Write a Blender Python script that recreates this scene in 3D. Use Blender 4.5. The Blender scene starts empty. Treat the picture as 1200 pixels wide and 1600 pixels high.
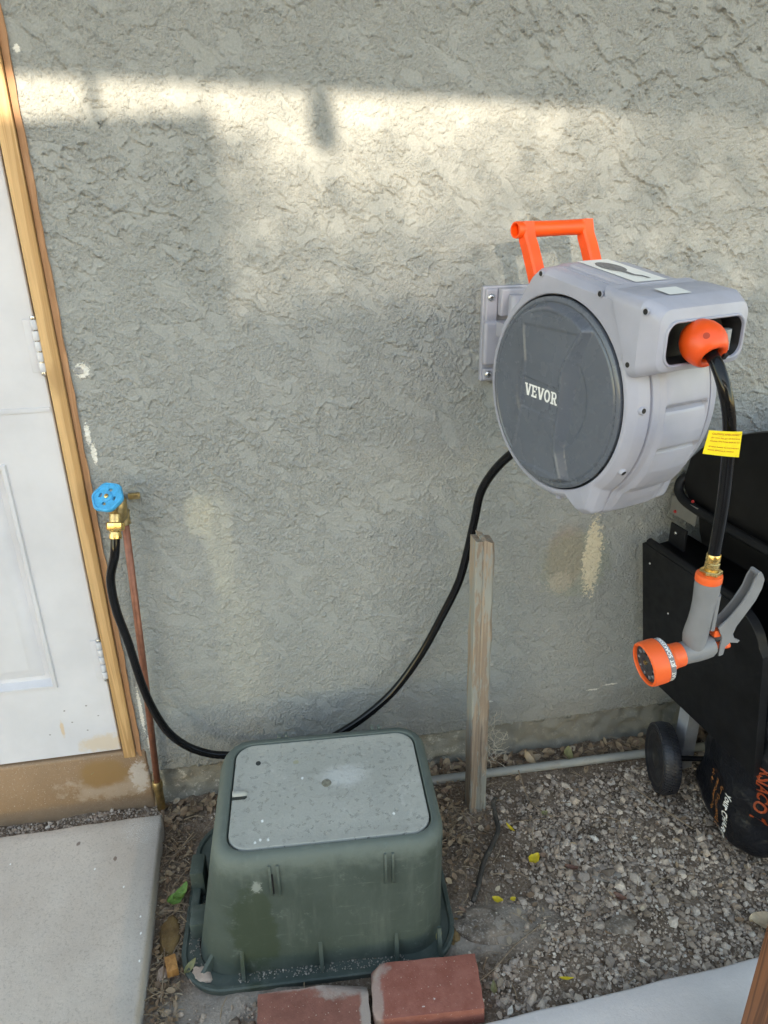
import bpy, bmesh, math, random
import numpy as np
from mathutils import Vector, Matrix
random.seed(7); rng = np.random.default_rng(11)
SC = bpy.context.scene; COL = SC.collection
R = math.radians

# ------------------------------------------------------------------ camera
cam_d = bpy.data.cameras.new("camera"); cam = bpy.data.objects.new("camera", cam_d); COL.objects.link(cam)
def cam_matrix(p, yaw, roll):
    cp, sp, cy, sy = math.cos(p), math.sin(p), math.cos(yaw), math.sin(yaw)
    f = np.array([sy*cp, cy*cp, -sp]); r = np.array([cy, -sy, 0.]); u = np.cross(r, f)
    cr, sr = math.cos(roll), math.sin(roll)
    return np.array([r*cr+u*sr, -r*sr+u*cr, -f])
CM = cam_matrix(R(23.457), R(9.569), R(-1.107))
cam.matrix_world = Matrix.Translation((0, -1.5, 1.42)) @ Matrix(CM.T.tolist()).to_4x4()
cam_d.sensor_fit = 'VERTICAL'; cam_d.sensor_height = 36.0; cam_d.lens = 1150/1600*36.0
cam_d.clip_start = 0.02; cam_d.clip_end = 400
SC.camera = cam

# ------------------------------------------------------------------ sky, sun, exposure
SUN_EL, SUN_AZ = R(12.5), R(11.0)          # light travels towards +x,+y and down
sun_dir = Vector((math.sin(SUN_AZ)*math.cos(SUN_EL), math.cos(SUN_AZ)*math.cos(SUN_EL), -math.sin(SUN_EL)))
W = bpy.data.worlds.new("World"); SC.world = W; W.use_nodes = True
wn = W.node_tree.nodes; wl = W.node_tree.links
sky = wn.new("ShaderNodeTexSky"); sky.sky_type = 'NISHITA'; sky.sun_disc = False
sky.sun_elevation = SUN_EL; sky.sun_rotation = R(180)+SUN_AZ
sky.air_density = 1.0; sky.dust_density = 0.4; sky.ozone_density = 1.0
bg = wn["Background"]; bg.inputs["Strength"].default_value = 0.15
wl.new(sky.outputs[0], bg.inputs["Color"])
sl = bpy.data.lights.new("sun", 'SUN'); sl.energy = 2.0; sl.angle = R(0.53); sl.color = (1.0, 0.95, 0.86)
so = bpy.data.objects.new("sun", sl); COL.objects.link(so)
so.rotation_euler = sun_dir.to_track_quat('-Z', 'Y').to_euler(); so.location = (-2, -6, 4)
VS = SC.view_settings
VS.view_transform = 'Standard'; VS.look = 'None'; VS.gamma = 1.0; VS.use_curve_mapping = False
SC.cycles.denoising_prefilter = 'NONE'
VS.exposure = 2.55
VS.use_white_balance = True; VS.white_balance_temperature = 8250; VS.white_balance_tint = 10

# ------------------------------------------------------------------ mesh helpers
def origin_of(o):
    v = Vector((0, 0, 0))
    while o is not None: v += Vector(o.location); o = o.parent
    return v
def mk(name, VF, mat, parent=None, angle=40, loc=None):
    V, F = VF
    V = np.asarray(V, float).reshape(-1, 3)
    me = bpy.data.meshes.new(name)
    off = np.array(origin_of(parent)) if parent is not None else (np.array(loc, float) if loc is not None else np.zeros(3))
    me.from_pydata((V-off).tolist(), [], [tuple(int(i) for i in f) for f in F]); me.update()
    if angle is None: me.shade_flat()
    else:
        me.shade_smooth()
        if angle < 180: me.set_sharp_from_angle(angle=R(angle))
    for m in (mat if isinstance(mat, (list, tuple)) else [mat]): me.materials.append(m)
    o = bpy.data.objects.new(name, me); COL.objects.link(o)
    if parent is not None: o.parent = parent
    elif loc is not None: o.location = loc
    return o
def mk_fast(name, V, F, mat, parent=None, smooth=True, loc=None):
    """large uniform-polygon meshes through foreach_set"""
    V = np.ascontiguousarray(V, np.float32); F = np.ascontiguousarray(F, np.int32); k = F.shape[1]
    if loc is not None: V = V - np.array(loc, np.float32)
    me = bpy.data.meshes.new(name)
    me.vertices.add(len(V)); me.vertices.foreach_set("co", V.ravel())
    me.loops.add(F.size); me.loops.foreach_set("vertex_index", F.ravel())
    me.polygons.add(len(F)); me.polygons.foreach_set("loop_start", np.arange(0, F.size, k, dtype=np.int32))
    me.update(calc_edges=True)
    if smooth: me.shade_smooth()
    else: me.shade_flat()
    me.materials.append(mat)
    o = bpy.data.objects.new(name, me); COL.objects.link(o)
    if loc is not None: o.location = loc
    if parent is not None: o.parent = parent
    return o
def empty(name, loc, label=None, cat=None, group=None):
    o = bpy.data.objects.new(name, None); COL.objects.link(o); o.location = loc; o.empty_display_size = .05
    return tag(o, label, cat, group)
def tag(o, label=None, cat=None, group=None, kind=None):
    if label: o["label"] = label
    if cat: o["category"] = cat
    if group: o["group"] = group
    if kind: o["kind"] = kind
    return o
def cat(*parts):
    V, F, n = [], [], 0
    for v, f in parts:
        v = [tuple(p) for p in v]; V += v; F += [tuple(i+n for i in q) for q in f]; n += len(v)
    return V, F
def from_bm(bm):
    bm.verts.ensure_lookup_table()
    V = [tuple(v.co) for v in bm.verts]; F = [tuple(v.index for v in f.verts) for f in bm.faces]; bm.free(); return V, F
def box(c, s, bev=0.0, seg=2, rz=0, jit=0, rot=None):
    bm = bmesh.new(); bmesh.ops.create_cube(bm, size=1)
    for v in bm.verts: v.co = Vector((v.co.x*s[0], v.co.y*s[1], v.co.z*s[2]))
    if jit:
        for v in bm.verts: v.co += Vector([random.uniform(-jit, jit) for _ in range(3)])
    if bev: bmesh.ops.bevel(bm, geom=bm.edges[:], offset=bev, segments=seg, affect='EDGES', profile=.6)
    m = Matrix.Translation(c) @ (rot.to_4x4() if rot is not None else Matrix.Rotation(rz, 4, 'Z'))
    bmesh.ops.transform(bm, matrix=m, verts=bm.verts); return from_bm(bm)
def xyz(x0, x1, y0, y1, z0, z1, bev=0, **k):
    return box(((x0+x1)/2, (y0+y1)/2, (z0+z1)/2), (abs(x1-x0), abs(y1-y0), abs(z1-z0)), bev, **k)
def loft(rings, cap0=True, cap1=True, closed=False):
    n = len(rings[0]); V = [tuple(p) for r in rings for p in r]; F = []
    m = len(rings)
    for i in range(m if closed else m-1):
        a, b = i*n, ((i+1) % m)*n
        for j in range(n):
            k = (j+1) % n; F.append((a+j, a+k, b+k, b+j))
    if not closed:
        if cap0: F.append(tuple(range(n-1, -1, -1)))
        if cap1: F.append(tuple(range((m-1)*n, m*n)))
    return V, F
def spline(pts, n=8):
    P = [Vector(p) for p in pts]; P = [P[0]*2-P[1]] + P + [P[-1]*2-P[-2]]; out = []
    for i in range(1, len(P)-2):
        for k in range(n):
            t = k/n; a, b, c, d = P[i-1], P[i], P[i+1], P[i+2]
            out.append(.5*((2*b)+(-a+c)*t+(2*a-5*b+4*c-d)*t*t+(-a+3*b-3*c+d)*t**3))
    out.append(P[-2]); return out
def tube(pts, r, n=12, caps=True):
    P = [Vector(p) for p in pts]; rs = r if isinstance(r, (list, tuple)) else [r]*len(P)
    t0 = (P[1]-P[0]).normalized(); up = Vector((0, 0, 1)) if abs(t0.z) < .9 else Vector((1, 0, 0))
    nrm = t0.cross(up).normalized(); rings = []
    for i, p in enumerate(P):
        t = (P[min(i+1, len(P)-1)]-P[max(i-1, 0)]).normalized()
        nrm = (nrm-t*nrm.dot(t)).normalized(); b = t.cross(nrm)
        rings.append([p+(nrm*math.cos(2*math.pi*k/n)+b*math.sin(2*math.pi*k/n))*rs[i] for k in range(n)])
    return loft(rings, caps, caps)
def lathe(prof, org, axis, n=32, caps=True, sx=1.0):
    a = Vector(axis).normalized(); up = Vector((0, 0, 1)) if abs(a.z) < .9 else Vector((1, 0, 0))
    u = a.cross(up).normalized(); v = a.cross(u); o = Vector(org)
    return loft([[o+a*h+(u*math.cos(2*math.pi*k/n)*sx+v*math.sin(2*math.pi*k/n))*r for k in range(n)] for r, h in prof], caps, caps)
def prism(poly, ext):
    e = Vector(ext); return loft([[Vector(p) for p in poly], [Vector(p)+e for p in poly]])
def rrect(cx, cy, hx, hy, rad, ang=0, n=8):
    out = []
    for sx, sy, a0 in ((1, 1, 0), (-1, 1, 90), (-1, -1, 180), (1, -1, 270)):
        for k in range(n+1):
            a = R(a0+90*k/n); out.append((sx*(hx-rad)+rad*math.cos(a), sy*(hy-rad)+rad*math.sin(a)))
    c, s = math.cos(ang), math.sin(ang)
    return [(cx+x*c-y*s, cy+x*s+y*c) for x, y in out]
def text2d(s, size, align='LEFT', shear=0, bold=0, spacing=1.0):
    c = bpy.data.curves.new("t", 'FONT'); c.body = s; c.size = size; c.align_x = align; c.shear = shear; c.offset = bold; c.space_character = spacing
    c.resolution_u = 3
    o = bpy.data.objects.new("t", c); COL.objects.link(o)
    dg = bpy.context.evaluated_depsgraph_get(); ev = o.evaluated_get(dg); me = ev.to_mesh()
    V = [(v.co.x, v.co.y) for v in me.vertices]; F = [tuple(p.vertices) for p in me.polygons]
    ev.to_mesh_clear(); bpy.data.objects.remove(o); bpy.data.curves.remove(c); return V, F
def grf(shape, dx, corr, slope=1.8, seed=0, ani=1.0, ang=0.0):
    g = np.random.default_rng(seed); z = np.fft.rfft2(g.standard_normal(shape))
    ky = np.fft.fftfreq(shape[0], dx)[:, None]; kx = np.fft.rfftfreq(shape[1], dx)[None, :]
    c, s = math.cos(ang), math.sin(ang); a = kx*c+ky*s; b = (-kx*s+ky*c)*ani
    k = np.sqrt(a*a+b*b)*corr
    f = np.fft.irfft2(z/(1+k*k)**slope, shape); f -= f.mean(); return f/f.std()
def sst(x, a, b):
    t = np.clip((x-a)/(b-a), 0, 1); return t*t*(3-2*t)
def grid_faces(ny, nx):
    i = np.arange(ny*nx).reshape(ny, nx)
    return np.stack([i[:-1, :-1], i[:-1, 1:], i[1:, 1:], i[1:, :-1]], -1).reshape(-1, 4)

# ------------------------------------------------------------------ material helpers
class NT:
    def __init__(s, name):
        s.m = bpy.data.materials.new(name); s.m.use_nodes = True; s.t = s.m.node_tree; s.p = s.t.nodes["Principled BSDF"]
        s.tc = s.t.nodes.new("ShaderNodeTexCoord"); s.co = s.tc.outputs["Object"]
    def n(s, typ, **kw):
        o = s.t.nodes.new(typ)
        for k, v in kw.items(): setattr(o, k, v)
        return o
    def link(s, a, b): s.t.links.new(a, b)
    def setin(s, node, i, v):
        if v is None: return
        if hasattr(v, "is_output"): s.link(v, node.inputs[i])
        else: node.inputs[i].default_value = v
    def mapv(s, scale=(1, 1, 1), rot=(0, 0, 0), loc=(0, 0, 0), co=None):
        m = s.n("ShaderNodeMapping"); s.link(co or s.co, m.inputs[0]); m.inputs["Scale"].default_value = scale
        m.inputs["Rotation"].default_value = rot; m.inputs["Location"].default_value = loc; return m.outputs[0]
    def noise(s, scale, detail=4, rough=.55, co=None, dist=0):
        o = s.n("ShaderNodeTexNoise"); s.link(co or s.co, o.inputs["Vector"]); o.inputs["Scale"].default_value = scale
        o.inputs["Detail"].default_value = detail; o.inputs["Roughness"].default_value = rough; o.inputs["Distortion"].default_value = dist
        return o.outputs["Fac"]
    def voro(s, scale, co=None, feature='F1', out="Distance"):
        o = s.n("ShaderNodeTexVoronoi", feature=feature); s.link(co or s.co, o.inputs["Vector"]); o.inputs["Scale"].default_value = scale
        return o.outputs[out]
    def ramp(s, fac, a, b, lo=0., hi=1.):
        o = s.n("ShaderNodeMapRange", interpolation_type='SMOOTHSTEP'); s.link(fac, o.inputs[0])
        o.inputs[1].default_value = a; o.inputs[2].default_value = b; o.inputs[3].default_value = lo; o.inputs[4].default_value = hi; return o.outputs[0]
    def math(s, op, a, b=None):
        o = s.n("ShaderNodeMath", operation=op); s.setin(o, 0, a); s.setin(o, 1, b); return o.outputs[0]
    def mix(s, fac, a, b):
        o = s.n("ShaderNodeMix", data_type='RGBA'); s.setin(o, 0, fac)
        for i, v in ((6, a), (7, b)):
            if hasattr(v, "is_output"): s.link(v, o.inputs[i])
            else: o.inputs[i].default_value = (*v, 1)
        return o.outputs[2]
    def cramp(s, fac, stops):
        o = s.n("ShaderNodeValToRGB"); s.link(fac, o.inputs[0]); e = o.color_ramp.elements
        while len(e) < len(stops): e.new(.5)
        for k, (p, c) in enumerate(stops): e[k].position = p; e[k].color = (*c, 1)
        return o.outputs[0]
    def blob(s, c, rad, nscale=40, namt=.6, soft=.25):
        d = s.n("ShaderNodeVectorMath", operation='SUBTRACT'); s.link(s.co, d.inputs[0]); d.inputs[1].default_value = c
        e = s.n("ShaderNodeVectorMath", operation='DIVIDE'); s.link(d.outputs[0], e.inputs[0]); e.inputs[1].default_value = rad
        l = s.n("ShaderNodeVectorMath", operation='LENGTH'); s.link(e.outputs[0], l.inputs[0])
        v = s.math('ADD', l.outputs["Value"], s.math('MULTIPLY', s.math('SUBTRACT', s.noise(nscale, 5, .65), .5), namt*2))
        return s.ramp(v, 1-soft, 1+soft, 1, 0)
    def color(s, c):
        if hasattr(c, "is_output"): s.link(c, s.p.inputs["Base Color"])
        else: s.p.inputs["Base Color"].default_value = (*c, 1)
    def bump(s, h, strength=.3, dist=.002, prev=None):
        b = s.n("ShaderNodeBump"); b.inputs["Strength"].default_value = strength; b.inputs["Distance"].default_value = dist
        s.link(h, b.inputs["Height"])
        if prev is not None: s.link(prev, b.inputs["Normal"])
        s.link(b.outputs[0], s.p.inputs["Normal"]); return b.outputs[0]
def sc3(c, k): return tuple(min(1, x*k) for x in c)
def mat(name, c, rough=.5, metal=0, var=(8, .12), bump=None, spec=.5, coat=0, dust=None):
    t = NT(name); p = t.p
    p.inputs["Roughness"].default_value = rough; p.inputs["Metallic"].default_value = metal
    p.inputs["Specular IOR Level"].default_value = spec; p.inputs["Coat Weight"].default_value = coat
    col = c
    if var: col = t.mix(t.ramp(t.noise(var[0], 5, .6), .3, .7), sc3(c, 1-var[1]), sc3(c, 1+var[1]))
    if dust: col = t.mix(t.ramp(t.noise(dust[0], 6, .7), dust[1], dust[1]+.2, 0, dust[2]), col, dust[3])
    t.color(col)
    if var: 
        rr = t.ramp(t.noise(var[0]*3, 4), .3, .7, max(0, rough-.06), min(1, rough+.06)); t.link(rr, p.inputs["Roughness"])
    if bump: t.bump(t.noise(bump[0], 5, .6), bump[1], bump[2])
    return t.m

PL_GREY = mat("casing plastic", (.355, .362, .435), .38, var=(14, .05), bump=(900, .12, .0005), dust=(30, .62, .25, (.5, .49, .47)))
PL_DARK = mat("cover plastic", (.105, .120, .150), .26, var=(10, .05), bump=(1200, .08, .0004), dust=None)
ORANGE = mat("orange plastic", (.86, .085, .012), .42, var=(20, .05), bump=(700, .08, .0004))
NOZ_OR = mat("nozzle orange", (.86, .12, .025), .45, var=(20, .05), bump=(700, .08, .0004))
NOZ_GREY = mat("nozzle grey rubber", (.19, .195, .21), .55, var=(30, .07), bump=(900, .15, .0005))
NOZ_DARK = mat("nozzle face plastic", (.035, .037, .042), .4, var=(60, .2))
BLACKH = mat("black hose", (.006, .006, .007), .13, var=None, bump=(160, .03, .0006), spec=.28)
BLACKI = mat("black inner", (.006, .006, .007), .6, var=None)
BRASS = mat("brass", (.72, .50, .20), .26, metal=1, var=(60, .14), bump=(400, .1, .0005))
BRASS_D = mat("dull brass", (.50, .38, .20), .42, metal=1, var=(80, .22), bump=(500, .2, .0006))
COPPER = mat("copper", (.30, .125, .085), .48, metal=.55, var=(25, .22), bump=(200, .1, .0006))
BLUE = mat("blue wheel paint", (.03, .36, .68), .45, var=(90, .15), bump=(300, .2, .0008))
STEEL = mat("zinc screw", (.62, .63, .64), .28, metal=1, var=(120, .15))
WHITE = mat("white sticker", (.74, .74, .72), .5, var=(40, .03))
LOGO = mat("white print", (.82, .82, .82), .5, var=None)
PRINT_GREY = mat("grey print", (.16, .16, .17), .5, var=(200, .3))
YELLOW = mat("yellow tag", (.86, .66, .015), .45, var=(60, .05))
RED_PRINT = mat("red print", (.55, .13, .01), .5, var=None)
BLACKM = mat("black steel", (.0055, .006, .008), .5, var=(12, .3), bump=(500, .1, .0005), spec=.3, dust=(14, .62, .06, (.09, .085, .08)))
BLACKG = mat("black grill enamel", (.005, .005, .006), .38, var=(20, .4), spec=.3, dust=(9, .6, .12, (.06, .055, .05)), bump=(90, .1, .001))
TYRE = mat("tyre rubber", (.020, .021, .027), .42, var=(50, .3), dust=(60, .55, .3, (.13, .12, .11)))
RIM = mat("wheel rim plastic", (.026, .026, .028), .35, var=(40, .3), dust=(60, .55, .35, (.17, .16, .14)))
GREYLEG = mat("grey leg paint", (.30, .31, .34), .4, var=(20, .1))
LIGHTMETAL = mat("light metal shelf", (.20, .195, .185), .45, metal=.3, var=(20, .1))
REDDOT = mat("red plug", (.4, .02, .02), .5, var=None)
PVC = mat("grey pvc", (.29, .29, .275), .5, var=(9, .1), bump=(200, .1, .0006), dust=(18, .5, .5, (.22, .19, .16)))
DRIP = mat("drip tube", (.05, .045, .04), .6, var=(30, .3), dust=(25, .5, .6, (.22, .19, .16)))

def stucco_mat():
    t = NT("stucco paint"); t.p.inputs["Roughness"].default_value = .62; t.p.inputs["Specular IOR Level"].default_value = .35
    c = t.mix(t.ramp(t.noise(3.2, 6, .65), .32, .68), (.300, .313, .310), (.330, .341, .337))
    c = t.mix(t.ramp(t.noise(60, 6, .7), .4, .75, 0, .12), c, (.25, .26, .245))
    c = t.mix(t.ramp(t.noise(250, 2, .6), .32, .68), c, (.43, .44, .435)) if False else t.mix(t.math('MULTIPLY', t.ramp(t.noise(250, 2, .6), .35, .65), .30), c, (.20, .205, .20))
    # warm sun spots put into the colour, a pale streak, patches of older paint
    for p, r, a in (((-.115, 0, .72), (.03, .2, .13), .35), ((-.15, 0, .79), (.026, .2, .05), .6), ((-.09, 0, .45), (.05, .2, .2), .18)):
        c = t.mix(t.math('MULTIPLY', t.blob(p, r, 30, .7, .5), a), c, (.52, .50, .42))
    c = t.mix(t.math('MULTIPLY', t.blob((.70, 0, .595), (.05, .2, .085), 24, .25, .3), .45), c, (.36, .25, .19))
    c = t.mix(t.math('MULTIPLY', t.blob((.725, 0, .575), (.09, .2, .09), 70, .5, .2), .35), c, (.22, .25, .17))
    c = t.mix(t.math('MULTIPLY', t.blob((.768, 0, .59), (.022, .2, .095), 120, 1.3, .2), .95), c, (.62, .55, .42))
    c = t.mix(t.math('MULTIPLY', t.blob((.69, 0, .53), (.030, .2, .028), 150, 1.6, .3), .45), c, (.50, .44, .37))
    for p, r in (((-.346, 0, 1.649), (.005, .2, .006)), ((-.347, 0, .985), (.005, .2, .022)), ((-.341, 0, .945), (.005, .2, .022)),
                 ((-.343, 0, .30), (.004, .2, .06)), ((-.335, 0, .20), (.006, .2, .03)), ((.52, 0, .195), (.012, .2, .0025)), ((.86, 0, .20), (.02, .2, .0025)), ((.81, 0, .19), (.015, .2, .0025))):
        c = t.mix(t.blob(p, r, 260, 1.3, .12), c, (.74, .72, .68))
    c = t.mix(t.blob((-.336, 0, 1.113), (.014, .2, .014), 230, 1.0, .12), c, (.68, .67, .64))
    c = t.mix(t.blob((-.342, 0, 1.113), (.009, .2, .007), 160, .6, .12), c, (.33, .33, .33))
    # soil splash along the foot
    s = t.n("ShaderNodeSeparateXYZ"); t.link(t.co, s.inputs[0])
    h = t.math('ADD', s.outputs[2], t.math('MULTIPLY', t.noise(9, 5, .6), -.22))
    c = t.mix(t.ramp(h, -.03, .16, .45, 0), c, (.23, .21, .175))
    t.color(c)
    ga = t.n('ShaderNodeAttribute'); ga.attribute_name = 'grain'; g = ga.outputs['Fac']
    b = t.bump(t.math('MULTIPLY', t.noise(250, 2, .6), g), 1.0, .0032); t.bump(t.math('MULTIPLY', t.noise(430, 2, .5), g), .5, .0012, b)
    return t.m
STUCCO = stucco_mat()

def conc_mat(name, a, b, spk=.3, sc=1.0):
    t = NT(name); t.p.inputs["Roughness"].default_value = .85
    c = t.mix(t.ramp(t.noise(4*sc, 7, .7), .3, .7), a, b)
    c = t.mix(t.ramp(t.noise(190*sc, 4, .7), .50, .68, 0, spk), c, sc3(a, .6)); c = t.mix(t.ramp(t.voro(95*sc), .10, .04, 0, spk*.8), c, sc3(a, .4))
    c = t.mix(t.ramp(t.noise(420*sc, 2, .5), .66, .72, 0, .5), c, (.7, .68, .64))
    c = t.mix(t.ramp(t.noise(1.6*sc, 5, .6), .5, .72, 0, .3), c, sc3(a, .78))
    t.color(c); b1 = t.bump(t.noise(220*sc, 5, .7), .35, .0015); t.bump(t.noise(24*sc, 5, .6), .3, .004, b1); return t
def slab_mat():
    t = conc_mat("slab concrete", (.50, .42, .36), (.60, .52, .455), .5)
    s = t.p.inputs["Base Color"].links[0].from_socket
    c = t.mix(t.math('MULTIPLY', t.math('MULTIPLY', t.blob((-.35, -.115, .05), (.05, .05, .1), 40, .5, .4), t.ramp(t.noise(420, 3, .7), .52, .6)), .9), s, (.72, .71, .69))
    c = t.mix(t.math('MULTIPLY', t.blob((-.336, -.30, .05), (.03, .34, .1), 40, .5, .4), .35), c, (.30, .31, .31))
    for p in ((-.52, -.55, .055), (-.5, -.14, .055), (-.63, -.62, .055), (-.41, -.20, .055)):
        c = t.mix(t.math('MULTIPLY', t.blob(p, (.004, .006, .05), 160, .8, .3), .8), c, (.16, .10, .08))
    for p in ((-.33, -.40, .055), (-.335, -.36, .055), (-.325, -.46, .055), (-.45, -.22, .055), (-.38, -.28, .055), (-.64, -.17, .055)):
        c = t.mix(t.blob(p, (.0018, .0028, .05), 300, 1.2, .2), c, (.80, .80, .78))
    t.color(c); return t.m
SLAB = slab_mat()
WALK = conc_mat("walk concrete", (.62, .575, .565), (.70, .65, .64), .12).m
def footing_mat():
    t = conc_mat("footing concrete", (.20, .185, .155), (.30, .28, .235), .4)
    s = t.p.inputs["Base Color"].links[0].from_socket
    c = t.mix(t.ramp(t.noise(45, 6, .75), .55, .62, 0, .8), s, (.52, .48, .41))
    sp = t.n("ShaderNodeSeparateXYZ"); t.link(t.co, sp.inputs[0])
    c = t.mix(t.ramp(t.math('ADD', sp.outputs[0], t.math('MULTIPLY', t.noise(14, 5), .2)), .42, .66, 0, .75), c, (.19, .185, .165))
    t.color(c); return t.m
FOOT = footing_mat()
def step_mat():
    t = conc_mat("brown painted step", (.24, .155, .095), (.31, .20, .125), .15)
    s = t.p.inputs["Base Color"].links[0].from_socket
    c = t.mix(t.math('MULTIPLY', t.blob((-.42, 0, .09), (.13, .2, .035), 40, 1.4, .3), .4), s, (.52, .44, .37))
    c = t.mix(t.blob((-.455, 0, .13), (.06, .2, .04), 24, .5, .3), c, (.27, .16, .07))
    c = t.mix(t.math('MULTIPLY', t.blob((-.372, 0, .11), (.02, .2, .045), 90, 1.2, .25), .6), c, (.58, .54, .51))
    sp = t.n("ShaderNodeSeparateXYZ"); t.link(t.co, sp.inputs[0])
    c = t.mix(t.ramp(t.math('ADD', sp.outputs[2], t.math('MULTIPLY', t.noise(120, 4), .05)), .02, .085, .6, 0), c, (.44, .32, .22))
    t.color(c); t.p.inputs["Roughness"].default_value = .55; return t.m
STEP = step_mat()
def door_mat():
    t = NT("white door paint"); t.p.inputs["Roughness"].default_value = .45
    c = t.mix(t.ramp(t.noise(5, 5, .6), .3, .7), (.56, .56, .605), (.635, .635, .685))
    c = t.mix(t.ramp(t.noise(30, 6, .7), .6, .75, 0, .25), c, (.55, .55, .56))
    c = t.mix(t.math('MULTIPLY', t.blob((-.040, 0, .028), (.05, .2, .024), 50, .9, .35), .6), c, (.60, .46, .30))
    c = t.mix(t.math('MULTIPLY', t.blob((-.123, 0, .085), (.004, .2, .022), 90, .7, .3), .7), c, (.60, .42, .24))
    for x, z in ((-.098, .10), (-.068, .072), (-.153, .072), (-.038, .11), (-.11, .135), (-.06, .142)):
        c = t.mix(t.blob((x, 0, z), (.0022, .2, .0018), 300, .8, .2), c, (.25, .24, .25))
    t.color(c); t.bump(t.noise(120, 4, .6), .12, .001); return t.m
DOOR = door_mat()
def wood_mat(name, a, b, grain=1.0, knots=False, paint=None):
    t = NT(name); t.p.inputs["Roughness"].default_value = .6
    co = t.mapv((26*grain, 26*grain, .9)); d = t.noise(1.0, 5, .6, co, .6)
    w = t.math('SINE', t.math('MULTIPLY', d, 27.0)); w = t.ramp(w, -.5, 1.0)
    c = t.mix(w, a, b)
    c = t.mix(t.ramp(t.noise(1, 6, .7, t.mapv((160, 160, 5))), .35, .7, 0, .45), c, sc3(b, .8))
    if knots:
        c = t.mix(t.math('MULTIPLY', t.blob((0, -.01, .93), (.012, .1, .03), 40, .4, .6), .6), c, sc3(b, .75))
    if paint:
        f = t.noise(1, 6, .7, t.mapv((34, 34, 5.5)))
        c = t.mix(t.ramp(f, .47, .54), c, paint)
        c = t.mix(t.ramp(t.noise(1, 5, .7, t.mapv((120, 120, 4))), .58, .66, 0, .7), c, sc3(b, .45))
    t.color(c); t.bump(t.noise(1, 5, .65, t.mapv((220, 220, 6))), .4, .0012); return t.m
PINE = wood_mat("pine jamb", (.66, .42, .21), (.47, .27, .115), 1.0, True)
PINE_R = wood_mat("reddish pine mould", (.46, .25, .14), (.36, .18, .09), 1.6)
STAKE = wood_mat("weathered stake", (.36, .28, .215), (.25, .185, .14), 1.6, paint=(.27, .268, .245))
BROWNP = wood_mat("brown stained post", (.26, .10, .045), (.12, .045, .02), 1.5)
BLOCK = wood_mat("orange wood offcut", (.50, .24, .08), (.38, .17, .05), 2.0)

def brick_mat(name, a, b, mortar):
    t = NT(name); t.p.inputs["Roughness"].default_value = .9
    c = t.mix(t.ramp(t.noise(30, 6, .7), .3, .7), a, b)
    for p, r, am in mortar:
        c = t.mix(t.math('MULTIPLY', t.blob(p, r, 60, .6, .25), am), c, (.40, .345, .31))
    c = t.mix(t.ramp(t.noise(210, 3, .6), .66, .70, 0, .7), c, (.55, .42, .35))
    t.color(c); b1 = t.bump(t.noise(260, 5, .7), .5, .0016); t.bump(t.noise(30, 4, .6), .3, .004, b1)
    return t
b1 = brick_mat("red brick", (.25, .078, .056), (.33, .12, .092), [((-.10, .04, .06), (.035, .022, .05), .6), ((-.095, -.02, .05), (.014, .06, .06), .6)])
c_ = b1.p.inputs["Base Color"].links[0].from_socket
for p, r in (((.012, -.026, .06), (.007, .006, .03)), ((-.018, -.033, .06), (.004, .005, .03)), ((-.010, -.036, .06), (.006, .003, .03)), ((-.012, -.045, .06), (.008, .002, .03)), ((.012, -.043, .06), (.003, .003, .03))):
    c_ = b1.mix(b1.blob(p, r, 150, .5, .15), c_, (.86, .85, .84))
b1.color(c_); BRICK1 = b1.m
BRICK2 = brick_mat("worn red brick", (.20, .075, .056), (.27, .108, .082), [((.06, .05, .06), (.07, .03, .06), .7), ((-.02, .058, .05), (.09, .012, .06), .5), ((.10, -.02, .04), (.015, .08, .08), .8), ((-.05, -.06, .03), (.06, .02, .05), .4)]).m

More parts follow.
